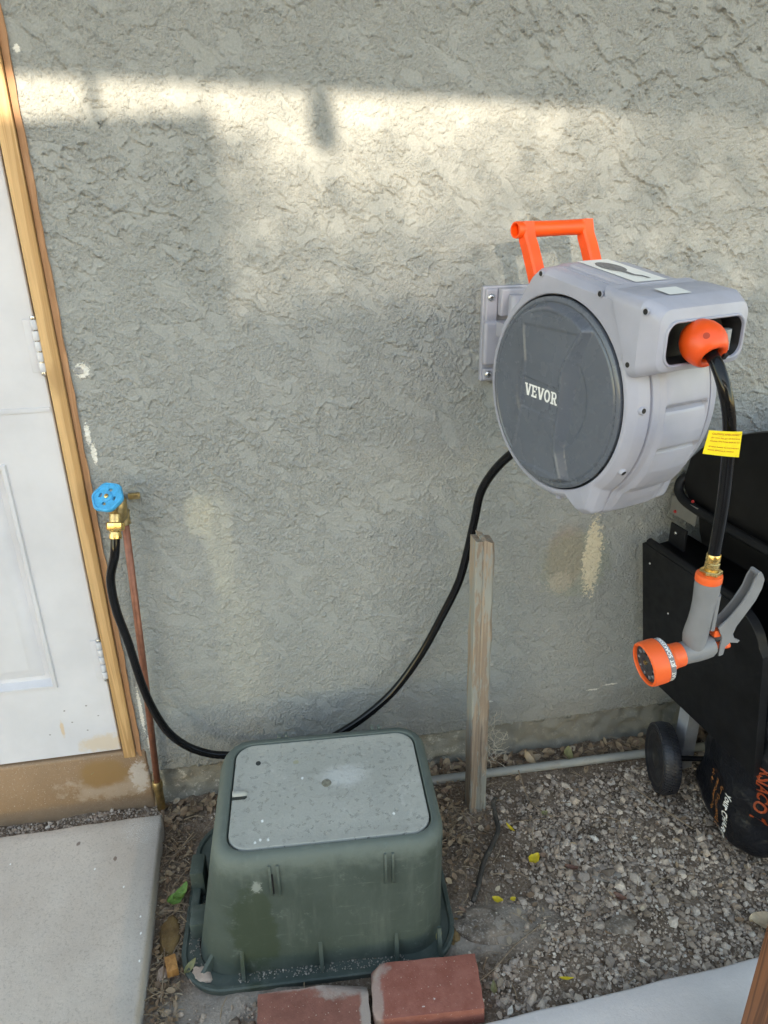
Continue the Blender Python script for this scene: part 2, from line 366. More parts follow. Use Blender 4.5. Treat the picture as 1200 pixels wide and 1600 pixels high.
def box_mat(name, a, b, dusty, lid=False):
    t = NT(name); t.p.inputs["Roughness"].default_value = .62
    c = t.mix(t.ramp(t.noise(7, 6, .65), .3, .7), a, b)
    c = t.mix(t.ramp(t.noise(1, 5, .6, t.mapv((34, 34, 5))), .5, .75, 0, .35), c, dusty)
    c = t.mix(t.ramp(t.noise(26, 7, .8), .56, .70, 0, .7), c, dusty); c = t.mix(t.ramp(t.noise(1, 6, .75, t.mapv((9, 9, 90))), .60, .68, 0, .35), c, sc3(dusty, 1.2))
    if not lid:
        # rub marks near the top shoulder and a wet dark run on the front
        sp = t.n("ShaderNodeSeparateXYZ"); t.link(t.co, sp.inputs[0])
        z = t.math('ADD', sp.outputs[2], t.math('MULTIPLY', t.noise(22, 5, .7), .10))
        c = t.mix(t.ramp(z, .29, .345, 0, .6), c, sc3(dusty, 1.1))
        c = t.mix(t.ramp(t.math('ADD', sp.outputs[2], t.math('MULTIPLY', t.noise(30, 5), .06)), .01, .07, .6, 0), c, sc3(dusty, .75))
        c = t.mix(t.math('MULTIPLY', t.blob((-.15, -.18, .12), (.045, .14, .11), 26, .7, .15), .75), c, (.030, .046, .026))
        c = t.mix(t.math('MULTIPLY', t.blob((-.135, -.165, .232), (.009, .05, .013), 170, 1.4, .3), .6), c, (.30, .33, .31))
    else:
        br = t.n("ShaderNodeTexBrick"); t.link(t.mapv((1, 1, 1), rot=(0, 0, R(-4))), br.inputs[0]); br.inputs["Scale"].default_value = 85
        br.inputs["Mortar Size"].default_value = .03
        dash = t.math('MULTIPLY', br.outputs["Fac"], t.ramp(t.noise(70, 4, .6), .55, .63))
        c = t.mix(t.math('MULTIPLY', dash, .8), c, sc3(a, .4)); c = t.mix(t.ramp(t.noise(14, 7, .75), .45, .7, 0, .4), c, sc3(a, .72))
        c = t.mix(t.math('MULTIPLY', t.blob((.035, .02, 0), (.045, .03, .1), 50, .7, .5), .6), c, (.62, .63, .62))
        c = t.mix(t.blob((-.002, .006, 0), (.0085, .011, .05), 120, .4, .2), c, (.25, .24, .19))
        c = t.mix(t.math('MULTIPLY', t.blob((-.06, .08, 0), (.006, .006, .05), 120, .4, .3), .6), c, (.34, .32, .18))
        for p in ((-.135, -.07), (-.14, -.115), (-.15, -.12), (-.125, -.117), (.12, -.10), (-.05, .03)):
            c = t.mix(t.blob((p[0], p[1], 0), (.0024, .0034, .05), 420, 1.4, .15), c, (.80, .81, .80))
        t.bump(t.math('SUBTRACT', t.noise(160, 4, .6), t.math('MULTIPLY', dash, 1.0)), .7, .0016)
    t.color(c)
    if not lid: t.bump(t.noise(90, 5, .6), .25, .0016)
    return t.m
VBOX = box_mat("green box plastic", (.038, .055, .047), (.055, .075, .066), (.13, .155, .14))
VLID = box_mat("faded green lid", (.375, .378, .345), (.44, .44, .405), (.50, .50, .47), True)
DUST = mat("pale grit", (.26, .24, .21), .95, var=(200, .4))

def dirt_mat():
    t = NT("dirt"); t.p.inputs["Roughness"].default_value = .95; t.p.inputs["Specular IOR Level"].default_value = .2
    c = t.mix(t.ramp(t.noise(9, 7, .7), .3, .7), (.125, .088, .062), (.235, .172, .128))
    c = t.mix(t.ramp(t.noise(160, 5, .7), .45, .7, 0, .7), c, (.42, .345, .285))
    c = t.mix(t.math('MULTIPLY', t.blob((.39, -.48, 0), (.13, .055, .2), 26, .5, .4), .8), c, (.40, .345, .295))
    c = t.mix(t.math('MULTIPLY', t.blob((-.2, -.62, 0), (.2, .12, .2), 26, .6, .4), .6), c, (.46, .41, .365))
    t.color(c); b = t.bump(t.noise(260, 6, .7), .7, .004); t.bump(t.voro(150), .4, .003, b); return t.m
DIRT = dirt_mat()
def island_mat(name, stops, rough=.85, bump=True):
    t = NT(name); t.p.inputs["Roughness"].default_value = rough
    g = t.n("ShaderNodeNewGeometry"); c = t.cramp(g.outputs["Random Per Island"], stops)
    c = t.mix(t.ramp(t.noise(260, 4, .7), .35, .7, 0, .4), c, (.19, .165, .145))
    t.color(c)
    if bump: t.bump(t.noise(700, 3, .6), .3, .0008)
    return t.m
GRAVEL = island_mat("gravel stone", [(0, (.14, .10, .075)), (.20, (.38, .285, .215)), (.40, (.60, .475, .38)), (.56, (.25, .19, .145)), (.72, (.70, .58, .48)), (.86, (.40, .33, .285)), (.95, (.27, .21, .17)), (1, (.86, .78, .69))])
LITTER = island_mat("dead leaf", [(0, (.16, .095, .055)), (.3, (.30, .19, .11)), (.55, (.40, .29, .18)), (.8, (.22, .13, .085)), (1, (.46, .38, .28))], .8)
STRAW = island_mat("straw", [(0, (.22, .14, .08)), (.4, (.40, .29, .18)), (.7, (.16, .10, .065)), (1, (.50, .40, .28))], .8, False)
HEDGE = island_mat("hedge leaf", [(0, (.04, .075, .02)), (.5, (.06, .11, .03)), (1, (.09, .13, .045))], .6, False)
def leaf_mat(name, a, b):
    return mat(name, a, .5, var=(60, .2), bump=(150, .3, .001), dust=(40, .55, .5, b))
Y_LEAF = leaf_mat("yellow leaf", (.62, .46, .03), (.42, .25, .03)); G_LEAF = leaf_mat("green leaf", (.16, .30, .07), (.28, .34, .14))
B_LEAF = leaf_mat("brown leaf", (.34, .23, .15), (.22, .14, .09)); R_LEAF = leaf_mat("red brown leaf", (.17, .075, .05), (.12, .06, .04))
T_LEAF = leaf_mat("tan leaf", (.40, .30, .20), (.30, .21, .14)); O_LEAF = leaf_mat("olive leaf", (.24, .23, .11), (.33, .25, .14))
def rock_mat(name, a, b, k=.4):
    t = NT(name); t.p.inputs["Roughness"].default_value = .92
    c = t.mix(t.ramp(t.noise(25, 6, .7), .3, .7), a, b); c = t.mix(t.ramp(t.noise(160, 4, .7), .52, .66, 0, k), c, (.46, .41, .37))
    t.color(c); t.bump(t.noise(120, 6, .7), .6, .004); return t.m
ROCK_D = rock_mat("dusty dark stone", (.10, .08, .065), (.32, .25, .195), .7); ROCK_P = rock_mat("pinkish stone", (.42, .31, .25), (.52, .40, .33), .2)
ROCK_B = rock_mat("mossy brown lump", (.13, .075, .03), (.24, .15, .06), .1); ROCK_G = rock_mat("grey flat stone", (.22, .19, .165), (.30, .26, .225), .2)
BAG = mat("black bag film", (.008, .009, .013), .38, var=(20, .3), bump=(26, .6, .012), spec=.35, dust=(18, .58, .2, (.06, .055, .05)))
BAG_W = mat("bag white print", (.75, .75, .74), .5, var=(80, .1)); BAG_O = mat("bag orange print", (.42, .16, .05), .5, var=(60, .3)); BAG_R = mat("bag red orange print", (.30, .045, .010), .5, var=(60, .2))
ROOF = mat("patio cover paint", (.40, .37, .32), .7, var=(6, .1))
STRING = mat("rope", (.3, .25, .2), .8, var=None)

# ================================================================== SETTING
# ground sheet: fine near the wall, reaching far beyond
def ground_h(x, y):
    h = .004*np.sin(x*9+1)*np.sin(y*11)+.003*np.sin(x*23+y*17)
    h += .016*np.exp(-((x-.40)/.10)**2-((y+.48)/.045)**2)
    h += .012*np.exp(-((y+.03)/.05)**2)
    return h
gx = np.concatenate([[-120, -20, -5, -2], np.arange(-1.2, 1.9, .012), [2.5, 6, 20, 120]])
gy = np.concatenate([[-120, -20, -6, -3], np.arange(-1.6, .1, .012), [.5, 4, 20, 120]])
X, Y = np.meshgrid(gx, gy); nz = grf(X.shape, .012, .05, 1.4, 3)*.0025
near = ((np.abs(X) < 2) & (Y > -1.6) & (Y < .1))
Z = np.where(near, ground_h(X, Y)+nz, -.01)
ground = mk_fast("ground", np.stack([X, Y, Z], -1).reshape(-1, 3), grid_faces(*X.shape), DIRT); tag(ground, kind="structure")
# concrete slab by the door and walk in front
sl_rings = []
poly = [(-.318, -.082), (-1.6, -.082), (-1.6, -1.6), (-.312, -1.6)]
def sheet_slab(name, poly, z0, z1, m, bev=.006):
    cx = sum(p[0] for p in poly)/4; cy = sum(p[1] for p in poly)/4
    sh = lambda d: [(p[0]+(d if p[0] < cx else -d), p[1]+(d if p[1] < cy else -d)) for p in poly]
    rr = [[(x, y, z0) for x, y in poly], [(x, y, z1-bev) for x, y in poly], [(x, y, z1-bev*.3) for x, y in sh(bev*.3)], [(x, y, z1) for x, y in sh(bev)]]
    bm = bmesh.new(); V, F = loft(rr); vs = [bm.verts.new(v) for v in V]
    for f in F: bm.faces.new([vs[i] for i in f])
    es = [e for e in bm.edges if e.calc_length() > .2]
    bmesh.ops.subdivide_edges(bm, edges=es, cuts=60, use_grid_fill=True)
    for v in bm.verts:
        k = math.sin(v.co.x*37+v.co.y*61)*math.sin(v.co.y*47+v.co.x*13)+.6*math.sin(v.co.x*131)*math.sin(v.co.y*117+1)
        v.co += Vector((k*.0013, k*.0012, k*.0006))
    bm.normal_update(); return mk(name, from_bm(bm), m, angle=50)
tag(sheet_slab("pavement", poly, -.03, .055, SLAB), kind="structure")
tag(sheet_slab("path", [(3.5, -.560), (-.27, -.706), (-.27, -2.6), (3.5, -2.6)], -.03, .036, WALK), kind="structure")

# ---- house wall: stucco with trowelled relief
wall = empty("house_wall", (0, 0, 0), "grey-green rough stucco house wall behind everything, with a band of sunlight near the top", "wall")
dx = .0021
xs = np.arange(-.362, 1.45, dx); zs = np.arange(.113, 1.95, dx); shp = (len(zs), len(xs))
XX, ZZ = np.meshgrid(xs, zs)
sand = grf(shp, dx, .0023, 2.2, 21, 1.4, R(-50))
warp = grf(shp, dx, .0050, 1.15, 5)
def plate(seed, corr, thr, ani, ang, wk, fall):
    """edge of a trowelled plate: a sharp ragged ledge on its lower side that dies away inwards"""
    f0 = grf(shp, dx, corr, 2.6, seed, ani, ang); f = f0+wk*warp
    gz, gx_ = np.gradient(f0); gl = np.sqrt(gz*gz+gx_*gx_)+1e-9
    d = (gz*.80-gx_*.60*(.35))/gl
    m = sst(f, thr, thr+.17*(.022/corr)**.5)
    return m*np.exp(-np.clip(f-thr, 0, 9)*fall)*sst(d, -.25, .45), m
h1, m1 = plate(31, .022, .35, 1.5, R(45), .10, 3.4)
h2, m2 = plate(32, .015, .80, 1.3, R(45), .16, 3.6)
h3, m3 = plate(33, .034, .10, 1.7, R(48), .07, 4.0)
h4, m4 = plate(34, .0075, 1.35, 1.0, R(45), .25, 2.4)
flat = np.clip(sst(grf(shp, dx, .030, 1.9, 40, 1.9, R(45))+.10*warp, .65, .85)+.5*m3*m1, 0, 1)
act = .55+.45*sst(grf(shp, dx, .16, 2, 77), -.7, .6)                       # where the trowel left more
act *= .50+.50*sst(ZZ, .30, .95)
rel = (.0060*h1+.0056*h2+.0060*h3+.0040*h4)*act*(1+.35*sst(ZZ, 1.0, 1.6)+.25*sst(XX, .6, 1.0)*sst(ZZ, .6, .9))
base = .00085*sand*(1-.93*flat)*(.75+.25*act)+.0004*grf(shp, dx, .03, 2, 50)
hh = rel+base
edge = sst(XX, -.362, -.352); hh = hh*edge
rag = grf(shp, dx, .02, 1.4, 60)
YY = -hh
VV = np.stack([XX, YY, ZZ], -1)
VV[:, 0, 0] += .004*grf((len(zs), 4), dx, .03, 1.3, 61)[:, 0]               # ragged edge by the jamb
VV[0, :, 2] += .003*grf((4, len(xs)), dx, .03, 1.3, 62)[0]
# back rims so that the edges have thickness
rim0 = VV[:, 0].copy(); rim0[:, 1] = .05
rimb = VV[0].copy(); rimb[:, 1] = .05
VVf = VV.reshape(-1, 3); F4 = grid_faces(*shp); n0 = len(VVf); ny, nx = shp
fl = [(i*nx, (i+1)*nx, n0+i+1, n0+i) for i in range(ny-1)]
n1 = n0+ny
fb = [(j+1, j, n1+j, n1+j+1) for j in range(nx-1)]
mk_fast("stucco", np.concatenate([VVf, rim0, rimb]), np.concatenate([F4, np.array(fl), np.array(fb)]), STUCCO, wall)
at_ = bpy.data.objects['stucco'].data.attributes.new('grain', 'FLOAT', 'POINT')
at_.data.foreach_set('value', np.concatenate([(1-.58*flat).ravel(), np.zeros(ny+nx)]).astype(np.float32))
mk("upper_stucco", cat(xyz(-.36, 1.449, .0005, .2, 1.9495, 2.6), xyz(1.4485, 3.6, .0005, .2, .113, 2.6), xyz(-2.4, -.36, .0005, .2, 2.22, 2.6)), STUCCO, wall)
# footing under the stucco
fx = np.arange(-.345, 3.5, .010); fz = np.arange(-.04, .125, .010); FX, FZ = np.meshgrid(fx, fz)
FY = .010-.0035*grf(FX.shape, .010, .04, 1.3, 71)-.004*np.maximum(0, grf(FX.shape, .010, .09, 1.5, 72))-.012*sst(.05-FZ, 0, .09)
mk_fast("footing", np.stack([FX, FY, FZ], -1).reshape(-1, 3), grid_faces(*FX.shape), FOOT, wall)
# roof eave of the same house above the view
mk("eave", cat(xyz(-2.4, 3.6, -.80, .0, 2.50, 2.62, .01)), ROOF, wall)

# ---- door, frame, step
step = mk("door_step", cat(xyz(-1.6, -.348, -.004, .16, -.04, .187, .008, seg=3)), STEP, loc=(0, 0, 0))
tag(step, "brown painted concrete door step with pale water stains below the white door", "step")
door = empty("door", (-.402, 0, .19), "white painted panel door at the left edge, scuffed along its bottom", "door")
def rect_ring(x0, x1, z0, z1, y): return [(x0, y, z0), (x1, y, z0), (x1, y, z1), (x0, y, z1)]
dl = loft([rect_ring(-1.22, -.4045, .1925, 2.2, .045), rect_ring(-1.22, -.4045, .1925, 2.2, .003), rect_ring(-1.218, -.4065, .1945, 2.198, .001),
           rect_ring(-1.115, -.512, .392, .935, .001)], True, False)
pan = loft([rect_ring(-1.115, -.512, .392, .935, .001), rect_ring(-1.113, -.5145, .3945, .9325, -.0035), rect_ring(-1.106, -.521, .401, .926, -.005), rect_ring(-1.098, -.529, .409, .918, .015),
            rect_ring(-1.088, -.539, .419, .908, .015), rect_ring(-1.06, -.565, .445, .882, .003), rect_ring(-1.058, -.567, .447, .88, .0025)], False, True)
mk("door_leaf", dl, DOOR, door, angle=20); mk("door_panel", pan, DOOR, door, angle=20)
mk("rail_joint", xyz(-1.218, -.408, -.0015, .004, 1.036, 1.046, .0012), DOOR, door)
for zc in (1.165, .456):
    kn = []
    for k in range(5): kn.append(lathe([(.0062, -.0085), (.0068, -.0078), (.0068, .0078), (.0062, .0085)], (-.4045, -.005, zc-.04+.02*k), (0, 0, 1), 12))
    h = mk("hinge", cat(*kn), DOOR, door)
    mk("hinge_pin", lathe([(.0045, -.056), (.0055, -.054), (.0045, -.050), (.0045, .050), (.0055, .054), (.0045, .056)], (-.4045, -.005, zc), (0, 0, 1), 10), STEEL, h)
    lf = mk("hinge_leaf", xyz(-.425, -.408, -.0018, .004, zc-.050, zc+.050, .0008), DOOR, h)
frame = empty("door_frame", (-.385, 0, .17), "bare yellow pine jamb beside the white door, with a thin reddish strip", "door frame")
jz = np.linspace(.172, 2.22, 60)
mk("jamb", xyz(-.3985, -.3715, -.010, .1, .174, 2.22, .0015), PINE, frame)
rg = [[(-.3695, -.003, z), (-.3575+.0009*math.sin(z*31)+.0008*math.sin(z*83+1), -.005+.001*math.sin(z*57), z), (-.3575+.0009*math.sin(z*31), .08, z), (-.3695, .08, z)] for z in np.linspace(.170, 2.22, 90)]
mk("brick_mould", loft(rg), PINE_R, frame, angle=50)
mk("door_stop", xyz(-.440, -.3985, .0475, .1, .176, 2.22), PINE, frame)
mk("dark_gap", xyz(-.3722, -.3690, .004, .08, .175, 2.2), BLACKI, frame)

# ---- things beyond the frame whose shade falls on the wall
def occ(x, z, D): t = D/sun_dir.y; return (x-sun_dir.x*t, -D, z-sun_dir.z*t)
pc = empty("patio_cover", (-1.5, -3.6, 0), "pale timber patio cover behind the camera whose beam shades the wall", "patio cover")
D = 3.5
def slab_between(x0, z0, x1, z1, hgt, D, th=.09):
    a, b = occ(x0, z0, D), occ(x1, z1, D)
    return loft([[(a[0], a[1], a[2]), (a[0], a[1]-th, a[2]), (a[0], a[1]-th, a[2]+hgt), (a[0], a[1], a[2]+hgt)], [(b[0], b[1], b[2]), (b[0], b[1]-th, b[2]), (b[0], b[1]-th, b[2]+hgt), (b[0], b[1], b[2]+hgt)]])
mk("beam", slab_between(-1.9, 1.705, 2.4, 1.495, .118, D), ROOF, pc)
mk("roof_edge", slab_between(-1.9, 1.865, 2.4, 1.630, .30, D, .5), ROOF, pc)
ra, rb_ = occ(-3.4, 1.93, D), occ(4.2, 1.53, D)
mk("sky_blocker", loft([[(p[0], p[1]-.45, p[2]+.31), (p[0], p[1]-3.2, p[2]+1.75), (p[0], p[1]-3.2, p[2]+1.63), (p[0], p[1]-.45, p[2]+.20)] for p in (ra, rb_)]), ROOF, pc)  # unseen slope added to block the sky glow above the sun
for xx in (-1.85, 2.3):
    a = occ(xx, 1.6, D); mk("post", xyz(a[0]-.05, a[0]+.05, a[1]-.09, a[1], -.01, a[2]+.02), ROOF, pc)
a = occ(-.246, 1.66, D); mk("hanging_rope", tube([(a[0], a[1]-.04, a[2]), (a[0]+.004, a[1]-.04, a[2]-.14)], .011, 8), STRING, pc)  # unseen rope, sized to cast the thin shade stripe on the wall
a = occ(.135, 1.64, D); mk("hanging_lantern", lathe([(.012, 0), (.014, -.05), (.024, -.062), (.027, -.115), (.018, -.135)], (a[0], a[1]-.04, a[2]), (-.12, 0, 1), 12), BLACKM, pc)
# added unseen board strip: its top edge gives the lower shade on the left
a = occ(-1.9, 1.515, 3.9); b = occ(-.045, 1.556, 3.9)
sc_ = empty("shade_board", (a[0], a[1], 0), "solid timber garden screen behind the camera", "screen")
mk("board_panel", loft([[(a[0], a[1], a[2]-.44), (a[0], a[1]-.03, a[2]-.44), (a[0], a[1]-.03, a[2]), (a[0], a[1], a[2])], [(b[0], b[1], b[2]-.48), (b[0], b[1]-.03, b[2]-.48), (b[0], b[1]-.03, b[2]), (b[0], b[1], b[2])]]), ROOF, sc_)
mk("post", xyz(a[0]+.1, a[0]+.2, a[1]-.13, a[1]-.03, -.01, 2.2), ROOF, sc_); mk("post", xyz(b[0]-.2, b[0]-.1, a[1]-.13, a[1]-.03, -.01, 2.2), ROOF, sc_)
# an added, unseen shed keeps the sun off everything below
Ds = 7.4
a, b = occ(-2.6, 1.17, Ds), occ(3.6, 1.20, Ds)
blocker = empty("blocker", ((a[0]+b[0])/2, a[1], 0), "added unseen shed behind the camera", "blocker")
mk("blocker_wall", xyz(a[0], b[0], a[1]-2.2, a[1]-.02, -.02, a[2]-.06), ROOF, blocker)
mk("blocker_roof", loft([[(p[0]+o_, p[1]+.10, p[2]), (p[0]+o_, p[1]+.10, p[2]-.06), (p[0]+o_, p[1]-2.4, p[2]-.10), (p[0]+o_, p[1]-2.4, p[2]-.04)] for p, o_ in ((a, -.1), (b, .1))]), BLACKM, blocker)
# hedge: leaves thin out towards the top so that the sun comes through in soft patches
def hedge_cov(x, z):
    tri = np.clip((z-1.24)/.32, 0, 1)**2.6*np.clip((x+.04)/.16, 0, 1)*np.clip((.76-x)/.42, 0, 1)
    c = .975*(1-tri)+.36*tri
    c = c-.40*np.exp(-((x+.12)**2+(z-1.34)**2)/.05**2)
    return np.where(z > 1.60, 0, np.where((z > 1.53) & (x < .05), .45, c))
nl = 42000; lx = rng.uniform(-1.9, 2.4, nl*3); lz = rng.uniform(1.08, 1.6, nl*3); area = 4.3*.52
need = -np.log(1-np.clip(hedge_cov(lx, lz), 0, .99)); keep = rng.random(nl*3) < need/4.6
lx, lz = lx[keep], lz[keep]
a_leaf = area*4.6/(nl*3)/.55
s_ = math.sqrt(a_leaf)/1.0
HV, HF = [], []
tD = rng.uniform(5.6, 6.8, len(lx))/sun_dir.y
cen = np.stack([lx-sun_dir.x*tD, -tD*sun_dir.y, lz-sun_dir.z*tD], -1)
d1 = rng.standard_normal((len(lx), 3)); d1 /= np.linalg.norm(d1, axis=1)[:, None]
d2 = np.cross(d1, rng.standard_normal((len(lx), 3))); d2 /= np.linalg.norm(d2, axis=1)[:, None]
sz = s_*rng.uniform(.7, 1.3, len(lx))[:, None]
q = np.stack([cen-d1*sz*.75, cen+d2*sz*.42, cen+d1*sz*.75, cen-d2*sz*.42], 1)
hedge = mk_fast("hedge", q.reshape(-1, 3), np.arange(len(lx)*4).reshape(-1, 4), HEDGE, loc=(-1, -6.2, 0)); tag(hedge, "loose green hedge behind the camera that dapples the sunlight", "hedge", kind="stuff")

# ================================================================== HOSE REEL
AZ = R(17.8)
RA = Vector((math.cos(AZ), math.sin(AZ), 0)); RU = Vector((math.sin(AZ), -math.cos(AZ), 0)); RV = Vector((0, 0, 1)); RO = Vector((.481, -.358, 1.105))
def L(u, v, w): return RO+RU*u+RV*v+RA*w
reel = empty("hose_reel", L(-.05, 0, .095), "large grey wall-mounted hose reel with dark round cover and orange handle", "hose reel")
WID = .19
def base_r(th):
    """outline of the casing in the (u, v) plane as a radius from the disk centre"""
    c, s = math.cos(th), math.sin(th); r = .180
    # straight top line from (-.05,.2) to (.20,.166), rear corner and front top
    for (x0, y0), (x1, y1) in TOPL:
        ex, ey = x1-x0, y1-y0; den = c*ey-s*ex
        if abs(den) < 1e-9: continue
        t = (x0*ey-y0*ex)/den; k = (x0*s-y0*c)/den
        if t > 0 and -1e-6 <= k <= 1+1e-6: r = max(r, t)
    return r
TOPL = [((.155, .092), (.150, .150)), ((.150, .150), (.145, .1690)), ((.145, .1690), (-.040, .1985)), ((-.040, .1985), (-.062, .197)), ((-.062, .197), (-.074, .188)), ((-.074, .188), (-.105, .1465)),
        ((.058, -.1745), (.086, -.1885)), ((.086, -.1885), (.108, -.180)), ((.108, -.180), (.122, -.133))]
NTH = 480
TH = [2*math.pi*k/NTH for k in range(NTH)]
BR = np.array([base_r(t) for t in TH])
ker = np.array([.25, .5, .25])
for _ in range(2): BR = np.convolve(np.concatenate([BR[-1:], BR, BR[:1]]), ker, 'valid')
topw = np.array([1-.75*sst(np.array(math.sin(t)*b), .07, .15) for t, b in zip(TH, BR)])      # barrel swell fades on the top
foot = np.array([1-.8*math.exp(-((math.degrees(t)-300)/9)**2) for t in TH])
rear = foot*np.array([1-.6*sst(np.array(-math.cos(t)), .3, .8) for t in TH])
grv = np.zeros(NTH)
for g in (4, -16, -42, -66, -118, -140, -160):
    d = (np.degrees(np.array(TH))-g+180) % 360-180
    grv += .0075*np.exp(-(d/1.2)**2)+.0060*sst(-d, -.6, .6)*(d > -12)*np.clip(1+d/12, 0, 1)
half = [(0.0, -.0125, 0), (.0008, -.0105, 0), (.0020, -.0090, 0), (.0105, -.0020, 0), (.0120, -.0008, 0), (.0135, .0000, 0), (.0285, .0050, 0), (.0298, .0052, 0), (.0310, .0046, 0), (.0316, .0020, 0), (.0345, .0020, 0), (.0350, .0062, 0), (.0362, .0072, 0),
        (.0440, .0092, 0), (.0455, .0100, 0), (.0500, .0165, 0), (.0515, .0180, .4), (.0535, .0190, 1), (.075, .0205, 1), (.0945, .021, 1)]
prof = half+[(.19-w, o, g) for w, o, g in half[-2::-1]]
rings = [[L(.1655*math.cos(t), .1655*math.sin(t), .008) for t in TH], [L(.162*math.cos(t), .162*math.sin(t), .0015) for t in TH], [L(.1635*math.cos(t), .1635*math.sin(t), -.0005) for t in TH]]
for w, off, gk in prof:
    ring = []
    for k, t in enumerate(TH):
        o = off*(topw[k]*rear[k] if off > 0 else (1 if topw[k] > .9 else .75)) - gk*grv[k]*topw[k]
        # raised panel along the top
        if topw[k] < .4 and .045 < w < .15 and -.03 < BR[k]*math.cos(t) < .10: o += .003
        r = max(BR[k]+o, .1645); ring.append(L(r*math.cos(t), r*math.sin(t), w))
    rings.append(ring)
mk("casing", loft(rings, False, True), PL_GREY, reel, angle=24)
# dark cover: polar height field with the raised band
def pl(tbl, v):
    t = sorted(tbl); return np.interp(v, [a for a, _ in t], [b for _, b in t])
LEFT = [(.157, -.073), (.136, -.071), (.092, -.067), (.05, -.059), (.016, -.062), (-.041, -.065), (-.104, -.077), (-.155, -.09)]
RIN = [(.157, .047), (.133, .075), (.115, .079), (.08, .057), (.047, .041), (-.016, .041), (-.061, .036), (-.09, .038), (-.142, .060), (-.158, .066)]
ROUT = [(.157, .052), (.133, .084), (.119, .090), (.095, .080), (.072, .069), (.02, .060), (-.023, .055), (-.081, .047), (-.139, .066), (-.158, .072)]
nr, nt = 150, 420
rr = np.concatenate([np.linspace(.0005, .1535, nr), [.1550, .1565, .1580, .1588, .1590]]); tt = np.linspace(0, 2*np.pi, nt, endpoint=False)
RR, TT = np.meshgrid(rr, tt, indexing='ij'); UU = RR*np.cos(TT); VVc = RR*np.sin(TT)
lf, ri, ro = pl(LEFT, VVc), pl(RIN, VVc), pl(ROUT, VVc)
bandL = sst(UU-lf, -.0015, .003); bandR = 1-np.clip((UU-ri)/np.maximum(ro-ri, .004), 0, 1)
band = bandL*bandR
H = .0035+.0150*band*sst(.150-RR, 0, .010)
H += .0018*sst(RR, .086, .092)*(1-band)*sst(.150-RR, 0, .004)             # concentric step outside the band
inb = sst(UU-lf, .004, .008)*sst(ri-UU, .004, .008)
mid = (1-sst(VVc, .108, .113))*sst(VVc, -.132, -.126)
H -= .0022*inb*mid
H -= .0020*inb*(1-sst(VVc+.07*UU, .018, .0205))*sst(VVc+.07*UU, -.0345, -.032)
H = np.where(RR > .1495, .0035+.0015*np.sin(np.clip((RR-.1495)/.006, 0, 1)*np.pi/1), H)
H = np.where(RR > .1575, .0022, H); H[-1] = -.003
arc = sst(np.abs(RR-.133), .0045, .0030)*sst(VVc, .100, .106)*sst(UU, -.046, -.041)*sst(-UU, -.036, -.031)
H -= .0014*arc
CV = np.array([L(u, v, -h) for u, v, h in zip(UU.ravel(), VVc.ravel(), H.ravel())])
i = np.arange(len(rr)*nt).reshape(len(rr), nt); i2 = np.roll(i, -1, 1)
CF = np.stack([i[:-1], i[1:], i2[1:], i2[:-1]], -1).reshape(-1, 4)
cover = mk("side_cover", (CV, [tuple(q) for q in CF]), PL_DARK, reel, angle=35)
mk("other_side_cover", lathe([(.15, 0), (.155, .003), (.15, .006)], L(0, 0, .189), RA, 48), PL_DARK, reel)
# logo letters, slab serif
def letter(ch):
    q = []
    def bar(x0, y0, x1, y1, w):          # slanted bar with horizontal ends
        q.append([(x0-w/2, y0), (x0+w/2, y0), (x1+w/2, y1), (x1-w/2, y1)])
    def rc(x0, y0, x1, y1): q.append([(x0, y0), (x1, y0), (x1, y1), (x0, y1)])
    if ch == 'V': bar(.16, 1, .48, 0, .26); bar(.80, 1, .52, 0, .22); rc(-.02, .87, .38, 1); rc(.60, .87, .98, 1); wd = .96
    if ch == 'E': rc(.12, 0, .34, 1); rc(0, .84, .78, 1); rc(0, 0, .78, .16); rc(.3, .43, .60, .57); rc(.64, .66, .78, .9); rc(.64, .1, .78, .34); rc(0, 0, .4, .14); wd = .84
    if ch == 'O':
        n = 20
        for k in range(n):
            a, b = 2*math.pi*k/n, 2*math.pi*(k+1)/n
            q.append([(.44+.44*math.cos(a), .5+.52*math.sin(a)), (.44+.44*math.cos(b), .5+.52*math.sin(b)), (.44+.21*math.cos(b), .5+.34*math.sin(b)), (.44+.21*math.cos(a), .5+.34*math.sin(a))])
        wd = .92
    if ch == 'R':
        rc(.12, 0, .34, 1); rc(0, 0, .46, .14); rc(0, .86, .55, 1); rc(.3, .42, .55, .56); bar(.50, .46, .72, 0, .24); rc(.62, 0, .92, .14)
        n = 10
        for k in range(n):
            a, b = -math.pi/2+math.pi*k/n, -math.pi/2+math.pi*(k+1)/n
            q.append([(.53+.28*math.cos(a), .71+.29*math.sin(a)), (.53+.28*math.cos(b), .71+.29*math.sin(b)), (.53+.06*math.cos(b), .71+.15*math.sin(b)), (.53+.06*math.cos(a), .71+.15*math.sin(a))])
        wd = .94
    return q, wd
lv, lfc, xcur = [], [], 0
for ch in "VEVOR":
    qs, wd = letter(ch)
    for q4 in qs:
        n0_ = len(lv); lv += [(xcur+x, y) for x, y in q4]; lfc.append(tuple(range(n0_, n0_+4)))
    xcur += wd+.03
S_ = .086/xcur
def logo_pt(x, y):
    u = -.0530+x*S_; v = -.0085+y*.0208-.020*x*S_
    return L(u, v, -.0148)
# lift each quad a hair apart so that no two overlap in one plane
lv3 = [tuple(logo_pt(x, y)-RA*(1e-5*(k//4))) for k, (x, y) in enumerate(lv)]
mk("logo_lettering", (lv3, lfc), LOGO, cover, angle=None)
